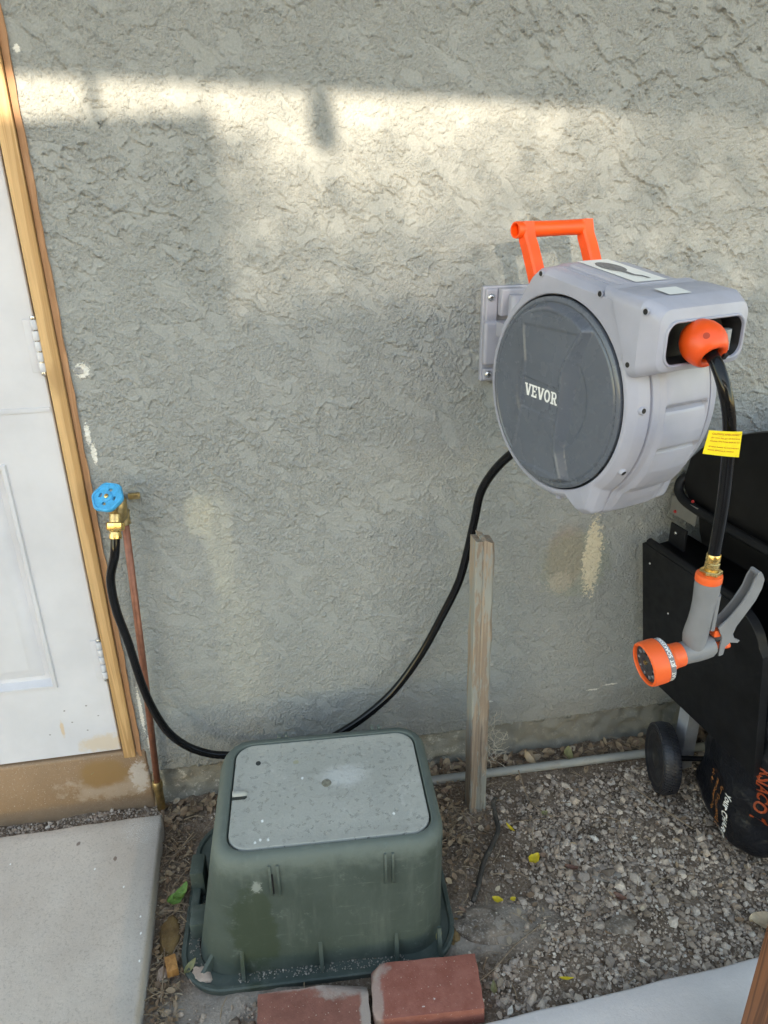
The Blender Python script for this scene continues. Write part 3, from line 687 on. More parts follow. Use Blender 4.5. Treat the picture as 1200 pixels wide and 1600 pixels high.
# hood around the hose opening
def hood_ring(u, v0, v1, w0, w1, rad, lean=0.0):
    return [L(u+lean*(b-v0), b, a) for a, b in rrect((w0+w1)/2, (v0+v1)/2, (w1-w0)/2, (v1-v0)/2, rad, 0, 10)]
hr = [hood_ring(.150, .0615, .1845, .0005, .1895, .014, -.45), hood_ring(.1660, .0615, .1800, .0005, .1895, .014, -.42), hood_ring(.1668, .0605, .1810, -.0050, .195, .016, -.42), hood_ring(.1680, .0600, .1812, -.0058, .1958, .016, -.42), hood_ring(.1800, .0640, .1745, -.0056, .1956, .017, -.02), hood_ring(.1815, .0650, .1735, -.0042, .1942, .018), hood_ring(.2035, .0725, .1625, .0045, .1855, .020), hood_ring(.2055, .0738, .1605, .0060, .184, .020),
      hood_ring(.2085, .0785, .1478, .0125, .1775, .020), hood_ring(.2090, .0798, .1456, .0140, .176, .020), hood_ring(.2115, .0803, .1450, .0146, .1754, .020), hood_ring(.2122, .0815, .1436, .0160, .174, .019), hood_ring(.2115, .0828, .1420, .0176, .1724, .018), hood_ring(.2080, .0835, .1412, .0184, .1716, .018)]
mk("hose_guard", loft(hr, True, False), PL_GREY, reel, angle=24)
mk("hose_opening", loft([hood_ring(.2078, .0836, .1410, .0185, .1715, .018), hood_ring(.195, .087, .139, .023, .167, .018), hood_ring(.181, .088, .137, .026, .164, .018)], False, True), BLACKI, reel, angle=60)
mk("guide_roller", lathe([(.010, 0), (.010, .03)], L(.197, .092, .150), (0, 0, 1), 16), mat("roller grey", (.3, .31, .32), .4), reel)
# screw bosses: sunk heads
for (u, v, w, n3) in ((-.046, .190, -.001, 0), (.092, .172, -.001, 0), (.187, .158, -.0045, 0), (.165, .0805, -.0045, 0)):
    mk("screw_hole", lathe([(.0058, 0), (.0058, .0012), (.0042, .0013), (.0040, -.004)], L(u, v, w), -RA, 14), PL_GREY, reel)
    mk("screw_recess", lathe([(.0040, 0), (.0040, .0016)], L(u+.0004, v, w), -RA, 14), BLACKI, reel)
for ang in (4, -30, -57, -84):
    rB = .1845; c, s = math.cos(R(ang)), math.sin(R(ang)); d = RU*c+RV*s; p = L(rB*c, rB*s, .018)-d*.006
    if ang == -57: p += d*.004
    bm_ = [tube([p+RA*0, p+RA*.015], .0058, 14), lathe([(.0058, 0), (.0058, .0008)], p+RA*.015, RA, 14)]
    mk("screw_boss", lathe([(.0066, -.003), (.0062, .005), (.0052, .0068)], p, d, 14), PL_GREY, reel)
    mk("screw_recess", lathe([(.0042, .0060), (.0040, .0072)], p, d, 12), BLACKI, reel)
# stickers on the top: the picture label and the small plain one
def top_pt(u, w, dz=.0): return L(u, .1985-(u+.040)*.1587+.0075+dz, w)
def plate_on(us, ws, dz, name, m, parent):
    n = 8; V = []; F = []
    for a in range(n+1):
        for b in range(n+1):
            u0 = us[0]+(us[1]-us[0])*a/n; w0 = ws[0]+(ws[1]-ws[0])*b/n; V.append(top_pt(u0, w0, dz))
    for a in range(n):
        for b in range(n): F.append((a*(n+1)+b, (a+1)*(n+1)+b, (a+1)*(n+1)+b+1, a*(n+1)+b+1))
    return mk(name, (V, F), m, parent)
st = plate_on((-.035, .098), (.062, .128), .0012, "picture_sticker", WHITE, reel)
def flat_on(poly, dz, name, m, parent): return mk(name, ([top_pt(u, w, dz) for u, w in poly], [tuple(range(len(poly)))]), m, parent)
flat_on([(.012+.030*math.cos(a), .092+.020*math.sin(a)) for a in np.linspace(0, 2*math.pi, 24, endpoint=False)], .0018, "printed_reel_picture", PRINT_GREY, st)
flat_on([(.040, .085), (.066, .088), (.074, .097), (.086, .099), (.086, .105), (.070, .103), (.062, .095), (.040, .096)], .0020, "printed_hose_picture", PRINT_GREY, st)
st2 = mk("blank_sticker", ([L(u, v, w) for u, v, w in ((.147, .1798+.0016, .048), (.147, .1798+.0016, .092), (.178, .1745+.0016, .092), (.178, .1745+.0016, .048))], [(0, 1, 2, 3)]), WHITE, reel)
# orange carry handle
hb = (-.143, .2525)
bar = lathe([(.0108, -.004), (.0134, -.004), (.0140, -.002), (.0140, .004), (.0136, .03), (.0131, .055), (.0128, .07), (.0131, .085), (.0128, .10), (.0131, .12), (.0136, .14), (.0138, .156), (.006, .158)], L(hb[0], hb[1], .020), RA, 28, False)
inner = lathe([(.0108, -.004), (.0100, .012), (.001, .014)], L(hb[0], hb[1], .020), RA, 24, False)
def leg(w0, w1):
    rg = []
    for (u, v, wd) in ((hb[0]+.001, hb[1]+.0085, .0095), (hb[0]+.006, hb[1]-.014, .0105), (-.127, .222, .0108), (-.111, .190, .0112), (-.096, .158, .0115)):
        rg.append([L(u+a*wd*1.0, v+a*wd*.55, w) for a, w in ((-1, w0+.003), (-.7, w0), (.7, w0), (1, w0+.003), (1, w1-.003), (.7, w1), (-.7, w1), (-1, w1-.003))])
    return loft(rg)
mk("carry_handle", cat(bar, inner, leg(.026, .050), leg(.156, .181)), ORANGE, reel, angle=35)
# wall bracket with its screws and the swivel arm
br = empty("wall_bracket", (0, 0, 0)); br.parent = reel; br.location = Vector((.515, 0, 1.145))-Vector(reel.location)
bx0, bx1, bz0, bz1 = .462, .568, 1.049, 1.243
mk("bracket_plate", xyz(bx0, bx1, -.016, .0, bz0, bz1, .003, seg=3), PL_GREY, br)
mk("bracket_pad", xyz(bx0+.004, .491, -.026, -.014, 1.165, bz1-.004, .004, seg=3), PL_GREY, br); mk("bracket_pad", xyz(bx0+.004, .491, -.026, -.014, bz0+.004, 1.078, .004, seg=3), PL_GREY, br)
mk("bracket_body", cat(xyz(.4915, .5395, -.046, -.014, 1.186, bz1-.003, .004, seg=3), xyz(.4915, .5395, -.046, -.014, bz0+.006, 1.098, .004, seg=3), xyz(bx0+.001, .545, -.034, -.014, 1.086, 1.176, .007, seg=3)), PL_GREY, br)
for (x, z) in ((.4765, 1.222), (.5535, 1.222), (.4765, 1.066), (.5535, 1.066)):
    yb = -.0255 if x < .5 else -.0155
    s = mk("screw", lathe([(.0082, 0), (.0080, .0015), (.0060, .0040), (.0022, .0052)], (x, yb, z), (0, -1, 0), 18), STEEL, br)
    mk("screw_slot", cat(xyz(x-.0035, x+.0035, yb-.0056, yb-.0046, z-.0008, z+.0008), xyz(x-.0008, x+.0008, yb-.0057, yb-.0047, z-.0035, z+.0035)), BLACKM, s)
pv = Vector((.5165, -.062, 1.145))
mk("swivel_pin", lathe([(.013, -.085), (.015, -.08), (.015, .08), (.013, .085)], pv, (0, 0, 1), 20), PL_GREY, br)
arm = []
for zc in (1.165, 1.112):
    a0 = L(-.150, zc-RO.z, .095); dirn = (pv-Vector((a0.x, a0.y, pv.z))); ln = Vector((dirn.x, dirn.y, 0))
    mid_ = Vector((a0.x, a0.y, zc))+ln*.5
    arm.append(box(mid_, (ln.length+.02, .075, .030), .005, rz=math.atan2(ln.y, ln.x)))
mk("swivel_arm", cat(*arm), PL_GREY, br)

# ================================================================== OUTLET HOSE WITH STOPPER, TAG, COUPLING
oh = empty("outlet_hose", L(.285, -.2, .095), "short glossy black hose hanging from the reel, with orange ball stopper and yellow tag", "hose")
pts = [L(.224, .112, .0755), L(.240, .1005, .0735), L(.258, .087, .0690), L(.275, .060, .0680), L(.284, .022, .0755), L(.2855, -.027, .0855), L(.2855, -.097, .0935), L(.2855, -.149, .0955), L(.2855, -.203, .0952)]
mk("hose_tube", tube(spline(pts, 8), .0092, 18), BLACKH, oh, angle=180)
bc = L(.2230, .1130, .0755); bd = (RU*.78-RV*.56-RA*.12).normalized()
bk = .90
ball = mk("ball_stopper", lathe([(r_*bk, h_*bk) for r_, h_ in [(.004, -.036), (.015, -.0345), (.0235, -.029), (.0315, -.017), (.0350, -.006), (.0355, .002), (.0345, .010), (.0305, .021), (.0265, .0275), (.0225, .0300), (.0195, .0300), (.0165, .0285), (.0155, .022), (.0145, .014)]], bc, bd, 40, False), ORANGE, oh, angle=180)
mk("stopper_hole", lathe([(.0142, .0180), (.0105, .0185)], bc, bd, 24), BLACKI, ball)
mk("stopper_slot", box(bc+bd*.0245+(bd.cross(RV).normalized()*-1)*.0200, (.012, .007, .010), .001, rot=Vector((bd)).to_track_quat('X', 'Z').to_matrix()), BLACKI, ball)
sd = (-RA*.62+RU*.62+RV*.45).normalized(); sp_ = bc+sd*.0322
mk("screw_recess", lathe([(.0045, -.004), (.0045, .0005), (.003, .0007)], sp_, sd, 12), mat("dark orange recess", (.45, .04, .008), .6), ball)
# yellow tag: a folded label round the hose
tp = [L(.291, .010, .0305), L(.297, .000, .0915), L(.297, -.0385, .0940), L(.291, -.0225, .0245)]
def tagpt(s, t, lift=0):
    a = tp[0].lerp(tp[1], s); b = tp[3].lerp(tp[2], s); p = a.lerp(b, t); return p+RU*(.003*math.sin(s*3.1)+lift)
tv = [tagpt(a/8, b/4, l) for l in (0, .0006) for a in range(9) for b in range(5)]
tf = []
for l in range(2):
    for a in range(8):
        for b in range(4):
            q4 = (l*45+a*5+b, l*45+(a+1)*5+b, l*45+(a+1)*5+b+1, l*45+a*5+b+1); tf.append(q4)
tg = mk("warning_tag", (tv, tf), YELLOW, oh, angle=180)
lines = [("CAUTION WHEN RETRACT", .16, .105, RED_PRINT), ("do not let go of the hose", .31, .085, RED_PRINT), ("Guide the hose back to sto", .45, .085, RED_PRINT), ("If the hose is not retract", .68, .085, RED_PRINT), ("hose almost it rewind", .82, .085, RED_PRINT)]
for s, t0, hgt, m in lines:
    V2, F2 = text2d(s, 1.0, bold=.012); mw = max(v[0] for v in V2)
    sc = .86/mw if s != lines[4][0] else .70/mw
    V3 = [tagpt(.08+x*sc, t0-y*hgt*.95, .0011) for x, y in V2]
    mk("tag_text", (V3, F2), m, tg, angle=None)
bt = L(.2855, -.203, .0952)
mk("brass_fitting", cat(lathe([(.0098, .006), (.0108, .004), (.0108, -.004), (.0100, -.005), (.0100, -.008), (.0110, -.009), (.0110, -.017), (.0095, -.019), (.0095, -.026)], bt, (0, 0, 1), 24),), BRASS, oh, angle=35)
mk("brass_nut", lathe([(.0150, -.0205), (.0165, -.0215), (.0165, -.0265), (.0150, -.0285)], bt, (0, 0, 1), 6), BRASS, oh, angle=20)

# ================================================================== SPRAY NOZZLE
nz_o = Vector(bt)+Vector((-.002, 0, -.026))
hd = Vector((-.99, -.03, 0)).normalized(); hx3 = Vector((-.99, -.03, -.17)).normalized(); sd3 = hd.cross(Vector((0, 0, 1))).normalized()
noz = empty("spray_nozzle", nz_o+Vector((0, 0, -.13)), "grey and orange multi-pattern garden spray gun hanging on the black hose", "spray nozzle")
def NP(a, b, c=0): return nz_o - hd*a + Vector((0, 0, b)) + sd3*c      # a: towards the trigger, b: up, c: sideways
def oval(a, b, ra, rc, n=24): return [NP(a+ra*math.cos(2*math.pi*k/n), b, rc*math.sin(2*math.pi*k/n)) for k in range(n)]
grip = [oval(.000, -.012, .0195, .0180), oval(.000, -.020, .0200, .0182), oval(.0005, -.034, .0195, .0180), oval(.000, -.050, .0182, .0172), oval(-.001, -.070, .0180, .0170), oval(-.003, -.088, .0185, .0172), oval(-.005, -.100, .0195, .0175), oval(-.006, -.110, .0200, .0178), oval(-.006, -.122, .0185, .0175), oval(-.004, -.135, .0170, .017), oval(-.002, -.148, .014, .014)]
J0 = NP(.012, -.138)
body = lathe([(.006, -.018), (.0150, -.0165), (.0185, -.010), (.0195, 0), (.0195, .016), (.0185, .026), (.0180, .045)], J0, hx3, 28)
boss = lathe([(.0150, .012), (.0150, .0175), (.0115, .0185), (.0110, .0200), (.002, .0205)], NP(.006, -.138), sd3, 24)
nb = mk("nozzle_body", cat(loft(grip), body, boss), NOZ_GREY, noz, angle=50)
ridg = []
for k in range(6):
    b = -.045-.0125*k; ridg.append(lathe([(.0196, -.0022), (.0206, 0), (.0196, .0022)], NP(.0006-.0008*k, b), (0, 0, 1), 24, True))
mk("grip_pad", loft([[NP(.0125+.009*math.cos(t), b, .0155*math.sin(t)) for t in np.linspace(-1.9, 1.9, 14)] for b in (-.036, -.040, -.046, -.049, -.053, -.059, -.062, -.066, -.072, -.075, -.079, -.085, -.088, -.092, -.098)]), NOZ_GREY, nb, angle=30)
mk("top_collar", lathe([(.0165, .000), (.0195, -.001), (.0200, -.004), (.0200, -.012), (.0190, -.0135)], nz_o+Vector((0, 0, -.0015)), (0, 0, 1), 28), NOZ_OR, noz, angle=40)
H0 = J0+hx3*.040
mk("nozzle_collar", lathe([(.0188, -.002), (.0198, 0), (.0200, .012), (.0215, .017), (.026, .022), (.0330, .027)], H0, hx3, 32), NOZ_OR, noz, angle=40)
dialb = mk("pattern_band", lathe([(.0335, .0265), (.0348, .0275), (.0348, .0355), (.0340, .0365)], H0, hx3, 40), NOZ_GREY, noz)
mk("spray_dial", lathe([(.0340, .0355), (.0362, .0370), (.0368, .044), (.0366, .058), (.0355, .0625), (.0330, .0640), (.0312, .0625), (.0308, .0570)], H0, hx3, 40, False), NOZ_OR, noz, angle=40)
face = mk("spray_face", lathe([(.0315, .0560), (.0302, .0585), (.0270, .0590), (.0265, .0572), (.0190, .0572), (.0185, .0590), (.0120, .0590), (.0115, .0575), (.001, .0575)], H0, hx3, 40), NOZ_DARK, noz, angle=30)
hu = hx3.cross(Vector((0, 0, 1))).normalized(); hv = hx3.cross(hu)
for k in range(10):
    a = 2*math.pi*k/10; c_p = H0+hx3*.0575+(hu*math.cos(a)+hv*math.sin(a))*.0228
    mk("spray_pattern", box(c_p, (.004, .0065, .0035), .0008, rot=(hx3).to_track_quat('X', 'Z').to_matrix() @ Matrix.Rotation(a, 3, 'X')), NOZ_GREY, face)
mk("jet_tip", lathe([(.004, .0570), (.0035, .0600), (.002, .0605)], H0+hu*.004, hx3, 12), BRASS, face)
for s, ang in (("JET", 205), ("FLAT", 165), ("CONE", 128), ("SOAKER", 245), ("MIST", 285)):
    V2, F2 = text2d(s, .0085, 'CENTER', bold=.0002)
    V3 = []
    for x, y in V2:
        a = R(ang)+x/.0351; V3.append(H0+hx3*(.0288+y)+(hu*math.cos(a)+hv*math.sin(a))*.0352)
    mk("pattern_name", (V3, F2), LOGO, dialb, angle=None)
# trigger: two cheeks joined by a web, pivot pin and orange valve stem
out = [(.036, -.152), (.043, -.150), (.045, -.135), (.052, -.128), (.066, -.131), (.069, -.127), (.058, -.121), (.054, -.112), (.058, -.098), (.070, -.078), (.083, -.055), (.090, -.034), (.091, -.018), (.086, -.008), (.079, -.008), (.074, -.018), (.070, -.036), (.058, -.060), (.042, -.082), (.026, -.097), (.030, -.106), (.036, -.116), (.035, -.135)]
inn = [(.046, -.150), (.085, -.030)]
trig = empty("trigger", (0, 0, 0)); trig.parent = noz; trig.location = (0, 0, 0)
ck = []
for c0, c1 in ((.0075, .0105), (-.0105, -.0075)):
    ck.append(prism([NP(a, b, c0) for a, b in out], sd3*(c1-c0)))
mk("trigger_cheek", cat(*ck), NOZ_GREY, trig, angle=30)
webp = [(.054, -.108), (.0575, -.096), (.0675, -.080), (.0805, -.057), (.0872, -.036), (.0882, -.020), (.0835, -.010)]
web2 = [(a-.0025, b+.0016) for a, b in webp]
mk("trigger_web", loft([[NP(a, b, -.009), NP(a, b, .009), NP(a2, b2, .009), NP(a2, b2, -.009)] for (a, b), (a2, b2) in zip(webp, web2)]), NOZ_GREY, trig)
rimt = [(.028, -.0975), (.043, -.082), (.059, -.060), (.071, -.036), (.0752, -.018), (.0800, -.0085)]
mk("trigger_rim", cat(*[tube([NP(a, b, c) for a, b in rimt], .0018, 8) for c in (.0092, -.0092)], tube([NP(.0815, -.0085, c) for c in (-.0095, 0, .0095)], .004, 8)), NOZ_GREY, trig)
mk("pivot_pin", lathe([(.0034, .0095), (.0034, .0118), (.0022, .0126)], NP(.0405, -.1165), sd3, 14), STEEL, trig)
mk("valve_stem", cat(box(NP(.030, -.112), (.012, .013, .012), .002, rot=Matrix.Rotation(math.atan2(-hd.y, -hd.x), 3, 'Z')), lathe([(.0055, 0), (.0060, .002), (.0060, .028), (.0050, .031)], NP(.028, -.137), -hd+Vector((0, 0, -.1)), 16)), NOZ_OR, trig)
mk("steel_stem", tube([NP(.020, -.138), NP(.034, -.139)], .0032, 12), STEEL, trig)

# ================================================================== TAP, COPPER PIPE, INLET HOSE
tap = empty("outdoor_tap", (-.335, -.02, .06), "brass garden tap with blue wheel handle on a leaning copper pipe beside the door frame", "tap")
p_top = Vector((-.298, -.032, .806)); p_bot = Vector((-.3305, -.022, .085))
mk("copper_pipe", tube([p_bot, p_bot.lerp(p_top, .5)+Vector((.001, 0, 0)), p_top], .0078, 16), COPPER, tap, angle=180)
mk("pipe_fitting", lathe([(.0105, -.07), (.0105, -.002), (.0125, 0), (.0125, .016), (.011, .019)], p_bot+Vector((0, 0, -.002)), (0, 0, 1), 18), BRASS_D, tap)
tb = Vector((-.3045, -.046, .842))
mk("valve_body", cat(lathe([(.013, -.030), (.017, -.026), (.0185, -.012), (.019, .004), (.017, .014), (.014, .018)], tb, (.1, -.15, 1), 22), lathe([(.012, -.004), (.0125, .034)], tb+Vector((0, .004, 0)), (0, 1, 0), 18), lathe([(.011, 0), (.0115, .02), (.0125, .03)], p_top+Vector((0, 0, -.008)), (0, 0, 1), 18)), BRASS_D, tap, angle=45)
ax = Vector((-.22, -.62, .76)).normalized()
mk("bonnet", cat(lathe([(.0175, .002), (.0175, .012), (.015, .0135)], tb+Vector((-.002, -.002, .004)), ax, 6), lathe([(.011, .013), (.0105, .022), (.006, .023), (.006, .034)], tb+Vector((-.002, -.002, .004)), ax, 18)), BRASS_D, tap, angle=35)
mk("flange_ear", cat(xyz(-.288, -.264, -.012, -.004, .842, .856, .003), lathe([(.003, 0), (.003, .003)], (-.269, -.012, .849), (0, -1, 0), 10)), BRASS_D, tap); mk("flange_ear", xyz(-.339, -.318, -.012, -.004, .834, .850, .003), BRASS_D, tap)
oax = Vector((-.10, -.42, -1)).normalized()
ob = tb+Vector((-.004, -.012, -.010))
mk("spout", lathe([(.012, 0), (.0125, .018), (.0115, .026)], ob, oax, 18), BRASS_D, tap)
wheel_c = tb+Vector((-.002, -.002, .004))+ax*.038
wu = ax.cross(Vector((0, 0, 1))).normalized(); wv = ax.cross(wu)
nW = 60; rgs = []
def wr(t): return .0310+.0012*math.cos(6*t+.4)
for rr_, hh_ in ((1.0, -.0045), (1.04, -.002), (1.04, .002), (1.0, .0045), (.90, .0052), (.86, .0030), (.80, .0025)):
    rgs.append([wheel_c+(wu*math.cos(t)+wv*math.sin(t))*wr(t)*rr_+ax*hh_ for t in np.linspace(0, 2*math.pi, nW, endpoint=False)])
for rr_, hh_ in ((.80, -.0025), (.86, -.003), (.90, -.005)):
    rgs.append([wheel_c+(wu*math.cos(t)+wv*math.sin(t))*wr(t)*rr_+ax*hh_ for t in np.linspace(0, 2*math.pi, nW, endpoint=False)])
ringm = loft(rgs, closed=True)
def sector(t0, t1, r0, r1):
    n = 8; a = [(r1, t) for t in np.linspace(t0, t1, n)]+[(r0, t) for t in np.linspace(t1, t0, n)]
    pl_ = [wheel_c+(wu*math.cos(t)+wv*math.sin(t))*r-ax*.0025 for r, t in a]; return prism(pl_, ax*.0055)
secs = []
for k in range(4):
    t0 = k*math.pi/2+.1; secs.append(sector(t0, t0+1.02, .008, .0262)); secs.append(sector(t0+.98, t0+1.60, .0188, .0263)); secs.append(sector(t0+.98, t0+1.60, .008, .0125))
mk("handle_wheel", cat(ringm, *secs, lathe([(.011, -.006), (.011, .0045), (.0085, .006), (.006, .006)], wheel_c, ax, 20)), BLUE, tap, angle=40)
mk("handle_screw", lathe([(.0045, 0), (.0045, .0075), (.003, .0085)], wheel_c, ax, 12), BRASS, tap)
ih = empty("inlet_hose", (-.05, -.06, .16), "long black hose drooping along the wall from the blue-handled tap up to the reel", "hose")
hs = ob+oax*.050
mk("hose_coupling", cat(lathe([(.0165, 0), (.0185, .002), (.0185, .014), (.0165, .017)], ob+oax*.016, oax, 8), lathe([(.012, .030), (.0128, .034), (.0110, .036), (.0128, .046), (.0122, .050)], ob, oax, 20)), BRASS, ih, angle=35)
ip = [hs-oax*.02, hs, hs+Vector((-.006, -.007, -.035)), (-.3375, -.075, .694), (-.3385, -.072, .62), (-.328, -.066, .535), (-.316, -.063, .42), (-.301, -.060, .341), (-.277, -.060, .275), (-.243, -.060, .23), (-.205, -.060, .203), (-.167, -.060, .188), (-.10, -.058, .176), (.0, -.056, .172), (.08, -.056, .185), (.145, -.058, .218), (.205, -.060, .262), (.266, -.060, .322), (.326, -.062, .412), (.375, -.066, .514), (.410, -.072, .60), (.426, -.080, .68), (.436, -.095, .765), (.442, -.115, .838), (.460, -.150, .900), (.485, -.190, .950), (.52, -.225, .990), (.555, -.25, 1.03)]
mk("hose_tube", tube(spline(ip, 7), .0093, 14), BLACKH, ih, angle=180)

# ================================================================== VALVE BOX
vb = empty("valve_box", (.05, -.32, 0), "green plastic irrigation valve box with a faded grey-green lid on the dirt", "valve box")
ang = R(-3.5)
def rz3(cx, cy, hx, hy, rad, z, tilt=0, n=10, a=ang): return [(x, y, z+tilt*(x-cx)) for x, y in rrect(cx, cy, hx, hy, rad, a, n)]
bodyr = [rz3(.040, -.316, .250, .186, .075, .004), rz3(.042, -.316, .247, .184, .075, .03), rz3(.058, -.321, .231, .175, .066, .20), rz3(.064, -.3235, .225, .172, .062, .268), rz3(.067, -.3245, .221, .169, .059, .286), rz3(.068, -.3250, .214, .162, .054, .297), rz3(.0685, -.3255, .206, .154, .048, .3012),
         rz3(.069, -.326, .199, .147, .042, .3012), rz3(.069, -.326, .1975, .1455, .041, .2995), rz3(.069, -.326, .1965, .1445, .040, .286)]
mk("box_body", loft(bodyr, True, True), VBOX, vb, angle=45)
fr = [rz3(.035, -.318, .278, .214, .095, -.004), rz3(.035, -.318, .281, .217, .097, .004), rz3(.035, -.318, .281, .217, .097, .013), rz3(.035, -.318, .278, .214, .095, .0155), rz3(.035, -.318, .272, .208, .09, .0150), rz3(.035, -.318, .269, .205, .088, .010), rz3(.038, -.316, .2495, .1855, .075, .009)]
mk("base_flange", loft(fr, False, False), VBOX, vb, angle=40)
lidr = [rz3(.069, -.326, .1940, .1420, .040, .284), rz3(.069, -.326, .1940, .1420, .040, .2985), rz3(.069, -.326, .1925, .1405, .039, .3005), rz3(.069, -.326, .1880, .136, .036, .3008), rz3(.069, -.326, .1860, .134, .035, .3004), rz3(.069, -.326, .15, .10, .03, .3010), rz3(.069, -.326, .02, .015, .006, .3014)]
lid = mk("lid", loft(lidr, True, True), VLID, vb, angle=40)
lid.data.transform(Matrix.Translation(Vector(vb.location)-Vector((.069, -.326, .30)))); lid.location = Vector((.069, -.326, .30))-Vector(vb.location)
def LP(x, y, z=.301): c, s = math.cos(ang), math.sin(ang); return Vector((.069+x*c-y*s, -.326+x*s+y*c, z))
# grip tongue at the left end with its dark slot
tg_ = [[LP(x, .0085*k_*math.cos(t), .3000+.0068*k_*math.sin(t)) for t in np.linspace(0, math.pi, 9)] for x, k_ in ((-.1935, 1), (-.172, 1), (-.166, .8), (-.163, .35))]
mk("lid_grip", loft(tg_), VLID, lid, angle=60)
mk("grip_slot", prism([LP(-.1945, -.0165, .3010), LP(-.168, -.0165, .3010), LP(-.164, -.0125, .3010), LP(-.164, -.0085, .3010), LP(-.1945, -.0088, .3010)], (0, 0, .0007)), mat("dark slot", (.03, .035, .03), .8), lid)
mk("finger_hole", lathe([(.0055, .0), (.0055, .0012)], LP(-.145, .083, .3006), (0, 0, 1), 10, sx=1.2), mat("dark hole", (.035, .04, .04), .8), lid)
mk("lid_bolt", lathe([(.0105, 0), (.0100, .0012), (.006, .0016)], LP(-.002, .006, .3010), (0, 0, 1), 16), mat("rusty bolt", (.20, .19, .15), .8, var=(200, .3)), lid)
for s, y, sz_ in (("CONTROL VALVE", .035, .014), ("IRRIGATION", -.032, .013)):
    V2, F2 = text2d(s, sz_, 'CENTER', spacing=1.15); mk("embossed_text", ([LP(x, y_+y, .3018) for x, y_ in V2], F2), VLID, lid, angle=None)
# ribs: pairs at the shoulder, gussets at the foot
def front_y(x, z):      # y of the front face at height z
    k = (z-.03)/.17; cy = -.316-.005*k; hy = .184-.009*k; cx = .042+.016*k
    return cy-hy*math.cos(ang)+(x-cx)*math.sin(ang)/1.0
for x in (-.058, -.043, .158, .172):
    v0 = []
    for z, pr_ in ((.205, .001), (.215, .0065), (.262, .0065), (.283, .004)): v0.append([(x-.0028, front_y(x, z)+.006, z), (x-.0022, front_y(x, z)-pr_, z), (x+.0022, front_y(x, z)-pr_, z), (x+.0028, front_y(x, z)+.006, z)])
    mk("shoulder_rib", loft(v0), VBOX, vb, angle=30)
for x, bx_ in ((-.046, 0), (.168, 0)):
    mk("rib_slot", prism([(x-.0105, front_y(x, .21)-.0008, .212), (x-.0062, front_y(x, .21)-.0008, .212), (x-.0062, front_y(x, .26)-.0012, .262), (x-.0105, front_y(x, .26)-.0012, .262)], (0, .003, 0)), BLACKI if x < 0 else VBOX, vb)
for x in (-.128, .025, .175, .262):
    g = [(x-.004, front_y(x, .01), .009), (x-.004, front_y(x, .01)-.020, .013), (x-.0035, front_y(x, .07)-.001, .070), (x-.0035, front_y(x, .07)+.004, .070)]
    mk("foot_gusset", prism(g, (.0075, 0, 0)), VBOX, vb, angle=30)
mk("foot_gusset", prism([(-.197, -.47, .009), (-.216, -.482, .012), (-.176, -.455, .062), (-.170, -.45, .062)], (.006, -.004, 0)), VBOX, vb)
for x in (-.045, .165):
    for d in (-.008, .008): mk("rim_lug", box((x+d+.03, -.158-(x)*.061, .2985), (.007, .012, .010), .002), VBOX, vb)
# side clips on the left
mk("side_clip", cat(box((-.222, -.270, .045), (.030, .055, .07), .006, rz=ang), box((-.228, -.325, .022), (.018, .06, .03), .004, rz=ang)), VBOX, vb)
mk("side_clip", cat(box((-.216, -.375, .030), (.036, .05, .045), .006, rz=ang)), VBOX, vb)
# pale grit lying on the flange
gn = 420; gp = []
for k in range(gn):
    t = rng.random()
    if t < .6: x = rng.uniform(-.14, .20); y = front_y(x, .01)-rng.uniform(.002, .021)
    else: y = rng.uniform(-.47, -.30); x = -.226+rng.uniform(-.012, .018)+.02*max(0, (-.42-y)/.05)
    gp.append((x, y, .0115))
gp = np.array(gp)
def pebbles(name, P, S, m, parent=None, loc=None, seed=1, flatten=.7, ico=1, lab=None):
    """every pebble a jittered icosphere, all joined into one mesh"""
    bm = bmesh.new(); bmesh.ops.create_icosphere(bm, subdivisions=ico, radius=1); bv = np.array([v.co[:] for v in bm.verts]); bf = np.array([[v.index for v in f.verts] for f in bm.faces]); bm.free()
    g = np.random.default_rng(seed); n = len(P); k = len(bv)
    J = 1+.28*g.standard_normal((n, k, 1)).clip(-1.4, 1.4); B = bv[None]*J
    A3 = g.uniform(.65, 1.3, (n, 1, 3)); A3[..., 2] *= flatten; B = B*A3
    a = g.uniform(0, 2*np.pi, n); c, s = np.cos(a)[:, None], np.sin(a)[:, None]
    tx = g.normal(0, .35, n)[:, None]
    x, y, z = B[..., 0], B[..., 1], B[..., 2]
    y, z = y*np.cos(tx)-z*np.sin(tx), y*np.sin(tx)+z*np.cos(tx)
    B = np.stack([x*c-y*s, x*s+y*c, z], -1)*S[:, None, None]+P[:, None, :]
    F = (bf[None]+(np.arange(n)*k)[:, None, None]).reshape(-1, 3)
    return mk_fast(name, B.reshape(-1, 3), F, m, parent, False, loc)
o = pebbles("grit", gp-np.array(vb.location), rng.uniform(.0008, .0020, gn), DUST, vb, ico=1, seed=5); o["kind"] = "stuff"

